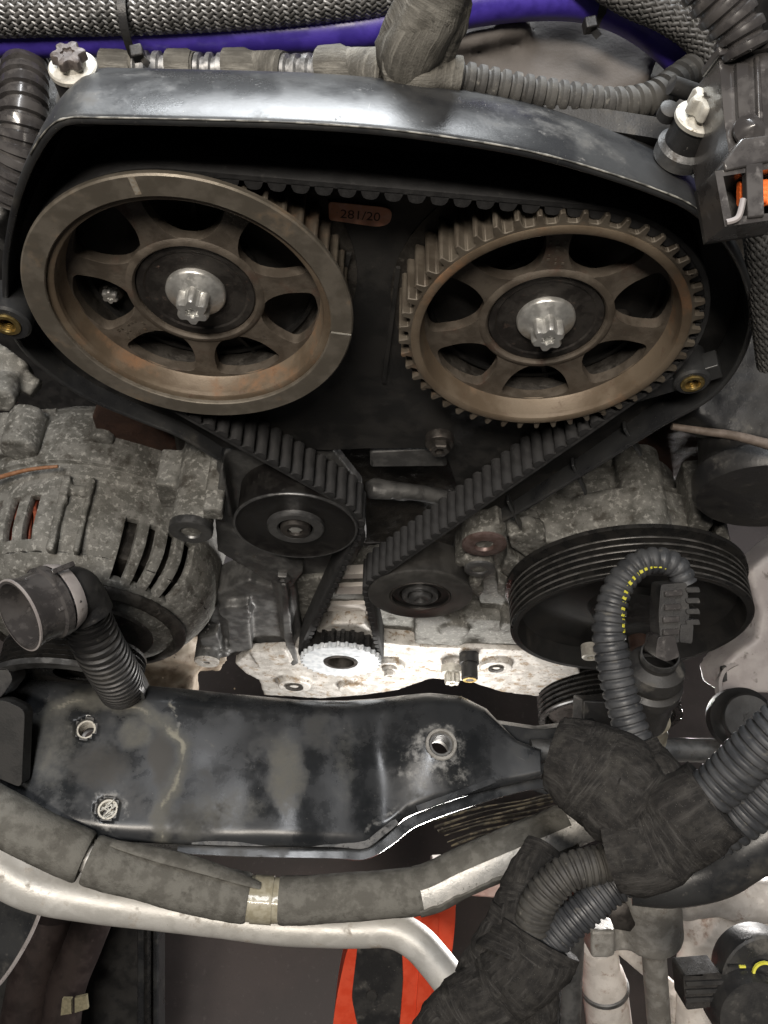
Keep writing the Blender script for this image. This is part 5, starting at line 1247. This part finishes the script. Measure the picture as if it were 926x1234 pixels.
# ================================================================== foam covered pipe and bare aluminium pipe
HP = D((-60, 945, 49), (-10, 978, 49), (50, 1010, 49.3), (105, 1034, 49.5), (170, 1053, 49.8), (240, 1072, 50), (318, 1084, 50.2), (400, 1083, 50.4), (460, 1078, 50.5), (512, 1072, 50.6), (560, 1050, 50.8), (640, 1016, 51), (720, 982, 51.3), (780, 955, 51.6))
hp = resample(catmull(HP, 24), .12)
def hpx(p): q = RM.transposed() @ (p - CAM); return 463 + FPX * q.x / -q.z
t = thing('insulated_pipe', P(318, 1084, d=50), 'pipe wrapped in grey foam sleeves with taped joint crossing the foreground', 'pipe')
def fw_(a, L_): return 1 + .05 * noise.noise(Vector((math.cos(a) * 1.2, math.sin(a) * 1.2, L_ * .35))) + .018 * noise.noise(Vector((math.cos(a) * 6, math.sin(a) * 6, L_ * 2.5)))
parts = []
for x0, x1, r in ((-70, 104, 1.52), (106.5, 302, 1.46), (336, 507, 1.38)):
    s_ = [p for p in hp if x0 <= hpx(p) <= x1]; mb = MB(); k = len(s_) - 1
    mb.tube(s_, lambda q: r * (1 - .06 * (max(0, abs(q - .5) * 2 - .96) / .04)), 40, wob=fw_); parts.append(mb.build('foam_sleeve', M['foam'], t, 50))
s_ = [p for p in hp if 296 <= hpx(p) <= 345]; mb = MB(); mb.tube(s_, 1.28, 32, wob=fw_); parts.append(mb.build('taped_joint', M['clearclip'], t))
s_ = [p for p in hp if 296 <= hpx(p) <= 325]; mb = MB()
mb.tube([p for p in hp if 303 <= hpx(p) <= 330], 1.36, 32, wob=fw_); parts.append(mb.build('tape_band', M['clearclip'], t))
mb = MB(); mb.tube([p for p in hp if hpx(p) > 100][::3], .82, 24); parts.append(mb.build('inner_pipe', M['foil'], t))
# split sleeve: two foam halves showing foil between
s_ = [p for p in hp if 500 <= hpx(p) <= 690][::2]; 
def half(a0, a1, rr, name, m):
    vv = []; nn2 = 18; u = None
    for i, p in enumerate(s_):
        a = s_[max(i - 1, 0)]; b = s_[min(i + 1, len(s_) - 1)]; tg = (b - a).normalized()
        o1 = (-fw - tg * (-fw).dot(tg)).normalized(); o2 = tg.cross(o1)
        jag = .12 * noise.noise(Vector((i * .5, a0, 0)))
        for r_ in (rr, rr * .72):
            for k in range(nn2 + 1):
                an = a0 + jag + (a1 - a0 - jag) * k / nn2
                vv.append(p + (o1 * math.cos(an) + o2 * math.sin(an)) * r_ * fw_(an, i * .24))
    m4 = 2 * (nn2 + 1); ff = []
    for i in range(len(s_) - 1):
        for k in range(nn2):
            ff.append((i * m4 + k, i * m4 + k + 1, (i + 1) * m4 + k + 1, (i + 1) * m4 + k))
            q = nn2 + 1; ff.append((i * m4 + q + k, (i + 1) * m4 + q + k, (i + 1) * m4 + q + k + 1, i * m4 + q + k + 1))
        for k in (0, nn2): ff.append((i * m4 + k, (i + 1) * m4 + k, (i + 1) * m4 + nn2 + 1 + k, i * m4 + nn2 + 1 + k))
    for i in (0, len(s_) - 1):
        for k in range(nn2): ff.append((i * m4 + k, i * m4 + k + 1, i * m4 + nn2 + 2 + k, i * m4 + nn2 + 1 + k))
    mb = MB(); mb.add(vv, ff); return mb.build(name, m, t, 50)
mb = MB(); mb.tube([p for p in hp if 502 <= hpx(p) <= 740][::2], 1.26, 32, wob=lambda a, L_: 1 + .05 * noise.noise(Vector((math.cos(a) * 2, math.sin(a) * 2, L_ * 1.2)))); parts.append(mb.build('foil_tube', M['foil'], t, 60))
GA, GB = .55, -.42
parts.append(half(GA, PI * 1.02 + GA, 1.42, 'split_foam', M['foam']))
parts.append(half(-PI * .95 + GB, GB, 1.42, 'split_foam', M['foam']))
mb = MB(); mb.tube(catmull(D((135, 1016, 49.2), (190, 1030, 49), (250, 1046, 49), (314, 1068, 49.4)), 10), lambda q: .12 + .55 * math.sin(PI * min(1, q * .8 + .1)), 16, flat=.35, wob=fw_); parts.append(mb.build('foam_flap', M['foam'], t))
attach(t, *parts)
s2 = [p for p in hp if 495 <= hpx(p) <= 720][::3]
AP = D((-80, 1000, 55), (-20, 1034, 55), (40, 1068, 55.2), (110, 1084, 55.4), (190, 1096, 55.6), (270, 1108, 55.8), (340, 1117, 56), (420, 1120, 56), (470, 1120, 56), (500, 1134, 55.6), (525, 1160, 55.2), (548, 1190, 54.8))
t = thing('aluminium_pipe', P(300, 1112, d=56), 'bare satin aluminium pipe below the foam pipe ending in an open cut', 'pipe')
path = resample(catmull(AP, 20), .2); mb = MB(); k = len(path) - 1
mb.tube(path, lambda q: 1.75 - .58 * min(1, q / .55) , 40, caps=False); a = mb.build('pipe_run', M['alu'], t)
sd = a.modifiers.new('wall', 'SOLIDIFY'); sd.thickness = .10; sd.offset = -1
e = path[-1]; dr_ = (path[-1] - path[-4]).normalized(); mb = MB(); mb.lathe([(1.0, -1.6), (1.02, .2), (.001, .25)], e, dr_, 32); b = mb.build('bore_plug', M['cover_in'], t); attach(t, a, b)

# ================================================================== breather connector and hose at the left
t = thing('breather_elbow', P(40, 730, d=45), 'black translucent quick connector with open mouth at left edge', 'connector')
m0 = P(22, 742, d=43); m1 = P(92, 712, d=45.5); ax = (m1 - m0).normalized(); parts = []
mb = MB(); mb.lathe([(1.75, 0), (1.92, 0), (1.95, .25), (1.85, .5), (1.85, 1.5), (2.0, 1.6), (2.0, 2.0), (1.8, 2.1), (1.6, 3.0), (1.3, 3.2)], m0, ax, 56)
mb.lathe([(1.75, 0), (1.68, .6), (1.6, 2.8)], m0, ax, 56); parts.append(mb.build('mouth', M['smoke'], t, 30))
mb = MB(); mb.lathe([(1.90, -.02), (1.99, .0), (1.99, .10), (1.90, .08)], m0, ax, 56); parts.append(mb.build('mouth_rim', M['greyplastic'], t))
mb = MB(); mb.lathe([(1.92, 2.15), (1.95, 2.3), (1.72, 2.9), (1.66, 2.75)], m0, ax, 56); parts.append(mb.build('clamp_band', M['greyplastic'], t))
mb = MB(); mb.tube(catmull([m0 + ax * 1.6, m0 + ax * 3.0, P(94, 722, d=46), P(104, 742, d=46.5)], 8), 1.5, 32); parts.append(mb.build('elbow', M['plastic'], t))
for k in range(3):
    mb = MB(); q = (30, 700), (62, 690), (70, 735); p_ = P(*q[k], d=42.8); mb.bar(p_, p_ + ax * 1.3, .28, .22, up=-fw); parts.append(mb.build('latch_rib', M['smoke'], t, bevel=.04))
attach(t, *parts)
t = thing('corrugated_hose', P(125, 780, d=48), 'black finely ribbed hose dropping from the breather elbow behind the beam', 'hose')
a = corrugated('ribbed_tube', D((94, 716, 46.3), (104, 745, 48), (120, 780, 49.6), (142, 818, 53.0), (155, 842, 59), (170, 880, 66)), lambda q: 1.4 + .35 * q, M['plastic'], t, pitch=.5, depth=.12, n=36); attach(t, a)
# black inner wing at the left of the beam
t = thing('wing_liner', P(10, 870, d=50), 'black plastic liner covering the left end of the chassis beam', 'liner')
mb = MB(); mb.prism(round_poly([(-60, 848), (6, 844), (30, 856), (28, 900), (26, 950), (-10, 935), (-60, 915)], 8, 3), [], 0, 1.2, frame=FR(50)); a = mb.build('liner_sheet', M['cover_in'], t, bevel=.2)
mb = MB(); mb.prism(round_poly([(-60, 800), (10, 806), (16, 820), (0, 842), (-60, 850)], 6, 3), [], 0, 2, frame=FR(50.5)); b = mb.build('liner_lip', M['plastic'], t, bevel=.2); attach(t, a, b)
# lit pieces behind the alternator pulley
t = thing('gearbox_housing', P(190, 790, d=72), 'pale brown lit casting glimpsed between the alternator and the beam', 'casting')
mb = MB(); c = P(190, 800, d=72); mb.lathe([(.001, 0), (3.6, 0), (3.9, .6), (3.9, 3), (.001, 3)], c, (.1, .9, .2), 56); mb.box(P(238, 752, d=72), (3, 3, 6), Euler((.2, .5, .2))); mb.box(P(215, 780, d=73), (8, 3, 3), Euler((0, .3, .1)))
mb.box(P(150, 835, d=72), (12, 4, 4))
a = cast(mb.build('housing_shell', mat('tan_casting', (.26, .21, .16), (.34, .29, .23), .8, .6, bump=.4, specks=((1.2, .56, .72, (.14, .10, .075)),)), t), .25, .2); attach(t, a)

# ================================================================== bottom of the picture: torch, struts, subframe, sensor
t = thing('orange_torch', P(480, 1160, d=72), 'orange red plastic torch with black window lying under the pipes', 'torch')
fr = FR(72); parts = []
mb = MB(); mb.prism(round_poly([(436, 1100), (500, 1078), (550, 1078), (548, 1130), (538, 1190), (528, 1280), (398, 1280), (403, 1215), (418, 1145)], [14, 30, 12, 30, 30, 5, 5, 30, 20], 5), [], 0, 5, frame=fr); parts.append(mb.build('torch_shell', M['torch'], t, bevel=.7, seg=4))
mb = MB(); mb.prism(round_poly([(432, 1132), (484, 1128), (486, 1180), (478, 1280), (440, 1280), (424, 1200)], 8, 4), [], -.25, 1, frame=fr); parts.append(mb.build('window', M['plastic'], t, bevel=.15))
mb = MB(); mb.prism(round_poly([(510, 1085), (530, 1080), (526, 1150), (514, 1240), (500, 1240)], 6, 3), [], -.35, 1, frame=fr); parts.append(mb.build('grip_rib', M['torch'], t, bevel=.6, seg=5))
mb = MB(); mb.lathe([(.001, .1), (.45, .1), (.5, 0), (.5, -.2)], P(448, 1200, d=71.7), -fw, 24); parts.append(mb.build('screw', M['cover_in'], t))
attach(t, *parts)
t = thing('under_beam', P(120, 1170, d=92), 'dark steel channel with two ridges in shadow at the bottom left', 'subframe')
parts = []
mb = MB(); mb.prism([(-60, 1090), (168, 1060), (168, 1300), (-60, 1300)], [], 0, 4, frame=FR(96)); parts.append(mb.build('channel_sheet', M['cover_in'], t, bevel=.2))
for (x0, x1, d_) in ((165, 174, 0), (176, 182, .8), (184, 191, 0)):
    mb = MB(); mb.prism([(x0, 1080), (x1, 1080), (x1, 1300), (x0, 1300)], [], -d_, 3, frame=FR(93)); parts.append(mb.build('ridge', M['cover'] if d_ == 0 else M['vbelt'], t, bevel=.2))
attach(t, *parts)
t = thing('steering_rack', P(90, 1180, d=86), 'dark tube with a small pale metal tab at the bottom left', 'tube')
mb = MB(); mb.tube(catmull(D((120, 1090, 88), (100, 1140, 88), (78, 1200, 88), (70, 1290, 88)), 8), 2.0, 24); mb.tube(catmull(D((60, 1100, 90), (40, 1180, 90), (20, 1290, 90)), 8), 2.6, 24); a = mb.build('tube_run', M['redfloor'], t)
mb = MB(); mb.prism([(75, 1204), (86, 1204), (86, 1222), (73, 1224)], [], 0, .4, frame=FR(84)); b = mb.build('metal_tab', mat('cream_tab', (.22, .20, .13), (.3, .27, .18), 3, .5), t)
mb = MB(); mb.prism([(90, 1203), (104, 1200), (106, 1216), (90, 1221)], [], 0, .4, frame=FR(84)); c_ = mb.build('metal_tab', bpy.data.materials['cream_tab'], t); attach(t, a, b, c_)
t = thing('splash_guard', P(10, 1130, d=60), 'curved black splash guard edge at the bottom left corner', 'splash guard')
vv = []; pth = catmull(D((58, 1060, 60), (48, 1100, 60), (30, 1140, 60), (0, 1185, 60), (-40, 1220, 60)), 8)
for i, p in enumerate(pth): vv += [p, p - rt * 6 + upv * 3 + fw * 2, p - rt * 6 + upv * 3 + fw * 2.3, p + fw * .3]
n2 = len(pth); mb = MB(); mb.add(vv, [(i * 4 + q, i * 4 + (q + 1) % 4, (i + 1) * 4 + (q + 1) % 4, (i + 1) * 4 + q) for i in range(n2 - 1) for q in range(4)] + [(0, 1, 2, 3), tuple((n2 - 1) * 4 + q for q in range(4))]); a = mb.build('guard_sheet', M['cover'], t, 50)
mb = MB(); mb.tube(pth, .14, 8); b = mb.build('guard_edge', M['greyplastic'], t); attach(t, a, b)

# suspension pieces at the right
t = thing('damper_strut', P(735, 1190, d=66), 'bright cream damper body with a ring between two steel rods', 'damper')
c = P(722, 1140, d=64); e = P(742, 1290, d=68); ax = (e - c).normalized(); mb = MB()
mb.lathe([(.001, 0), (1.25, 0), (1.4, .3), (1.4, 2.2), (1.6, 2.6), (1.75, 3.4), (1.75, 4.0), (1.55, 4.1), (1.55, 4.3), (1.75, 4.4), (1.8, 12), (.001, 12)], c, ax, 40); a = mb.build('damper_tube', M['offwhite'], t, 30)
mb = MB(); mb.lathe([(1.78, 3.9), (1.9, 4.0), (1.9, 4.3), (1.78, 4.4)], c, ax, 40); b = mb.build('damper_ring', M['bracket'], t); attach(t, a, b)
t = thing('clevis', P(790, 1100, d=56), 'grey alloy clevis holding a steel rod under the taped harness', 'clevis')
mb = MB(); c = P(782, 1062, d=54.5); e = P(787, 1130, d=56); ax = (e - c).normalized(); L_ = (e - c).length
mb.lathe([(.001, -.6), (1.4, -.5), (1.85, 0), (2.0, 1), (2.0, L_ - .2), (1.9, L_), (.001, L_)], c, ax, 40)
mb.box(P(748, 1126, d=56), (3.4, 1.6, 1.3), ROT); mb.box(P(722, 1128, d=56), (1.6, 1.8, 2.2), ROT)
a = cast(mb.build('clevis_body', M['castmid'], t), .15, .05, it=6)
mb = MB(); mb.lathe([(1.0, 0), (1.0, .6), (.8, .7), (.001, .7)], P(750, 1100, d=54.5), -fw, 6); b = mb.build('nut', M['dark_steel'], t)
mb = MB(); mb.lathe([(.82, 0), (.80, 12), (.001, 12)], e, ax, 32); c_ = mb.build('rod', M['castmid'], t); attach(t, a, b, c_)
t = thing('tie_rod', P(690, 1180, d=60), 'dark grey steel rod dropping beside the cream damper', 'rod')
mb = MB(); mb.tube(D((692, 1100, 60), (688, 1180, 61), (684, 1290, 62)), .85, 24); a = mb.build('rod_bar', M['bracket'], t); attach(t, a)
t = thing('diagonal_link', P(790, 1170, d=64), 'thin pale diagonal link crossing behind the steel rod', 'link')
mb = MB(); mb.bar(P(738, 1132, d=64), P(826, 1206, d=64), 1.1, .8, up=-fw); mb.bar(P(818, 1190, d=64), P(824, 1290, d=65), 1.6, 1.2, up=-fw); a = cast(mb.build('link_arm', M['offwhite'], t), .14, .05); attach(t, a)
t = thing('suspension_arm', P(860, 1110, d=62), 'large pale alloy suspension arm brightly lit at the lower right', 'suspension arm')
mb = MB(); mb.tube(catmull(D((770, 1075, 60), (820, 1082, 60), (862, 1078, 60), (900, 1086, 60), (980, 1080, 60)), 8), 1.5, 24)
mb.tube(catmull(D((840, 1090, 64), (900, 1120, 64), (960, 1180, 64)), 8), 3.4, 28); mb.tube(catmull(D((836, 1092, 63), (838, 1160, 63), (836, 1290, 63)), 8), 1.3, 20)
mb.tube(catmull(D((880, 1110, 66), (870, 1170, 66), (872, 1290, 66)), 8), 3.4, 24)
a = cast(mb.build('arm_casting', M['offwhite'], t), .25, .2); attach(t, a)
t = thing('subframe_plate', P(600, 1068, d=76), 'white lit steel plate showing between foam pipe and taped bundle', 'plate')
mb = MB(); mb.prism([(520, 1040), (680, 1030), (700, 1082), (640, 1086), (555, 1080), (520, 1070)], [], 0, 2, frame=FR(80)); a = mb.build('plate_sheet', M['offwhite'], t, bevel=.2); attach(t, a)
t = thing('round_sensor', P(905, 1165, d=43), 'round black sensor housing with a yellow ring at the bottom right', 'sensor')
c = P(926, 1184, d=42.5); parts = []; mb = MB()
mb.lathe([(2.1, -2), (2.32, -.3), (2.32, -.1), (2.22, 0), (2.0, .01), (.5, .02), (.001, .02)], c, -fw, 56); parts.append(mb.build('sensor_body', M['plastic'], t, 30))
mb = MB(); mb.lathe([(.50, 0), (.62, 0), (.62, .14), (.50, .14), (.50, 0)], P(921, 1173, d=42.1), -fw, 40); parts.append(mb.build('yellow_ring', M['yellow'], t))
for (x, y_, w_) in ((884, 1164, .5), (884, 1184, .5), (895, 1165, .3), (897, 1185, .3)):
    mb = MB(); mb.box(P(x, y_, d=42.35), (w_ if w_ > .4 else .32, .10, .12), ROT.to_matrix()); parts.append(mb.build('moulded_dash', M['yellow'] if w_ < .4 else M['cover_in'], t))
mb = MB(); mb.prism(round_poly([(826, 1180), (872, 1176), (880, 1216), (830, 1222)], 4, 3), [], .3, 2, frame=FR(42)); parts.append(mb.build('plug', M['tape'], t, bevel=.3, seg=3))
for k in range(3):
    mb = MB(); y_ = 1186 + k * 10; mb.prism([(828, y_), (874, y_ - 2), (875, y_ + 3), (829, y_ + 5)], [], .15, .5, frame=FR(42)); parts.append(mb.build('plug_rib', M['plastic'], t, bevel=.03))
mb = MB(); mb.lathe([(.001, .1), (1.8, 0), (2.0, -.5), (2.0, -2), (.001, -2)], P(912, 1228, d=41.5), -fw, 48); parts.append(mb.build('lower_boss', M['plastic'], t))
attach(t, *parts)

GROUPS = {'camshaft_sprocket': 'camshaft sprockets', 'cover_bolt': 'small star bolts behind the sprocket windows', 'flange_bolt': 'flanged star bolts beside the cover',
          'bolt': 'bolts on the front of the engine', 'harness_conduit': 'corrugated conduits leaving the taped harness', 'exhaust_shield': 'rusty heat shields', 'purple_hose': None}
for o in list(COL.objects):
    g = GROUPS.get(o.name.split('.')[0])
    if g and o.parent is None and o.get('category'): o['group'] = g
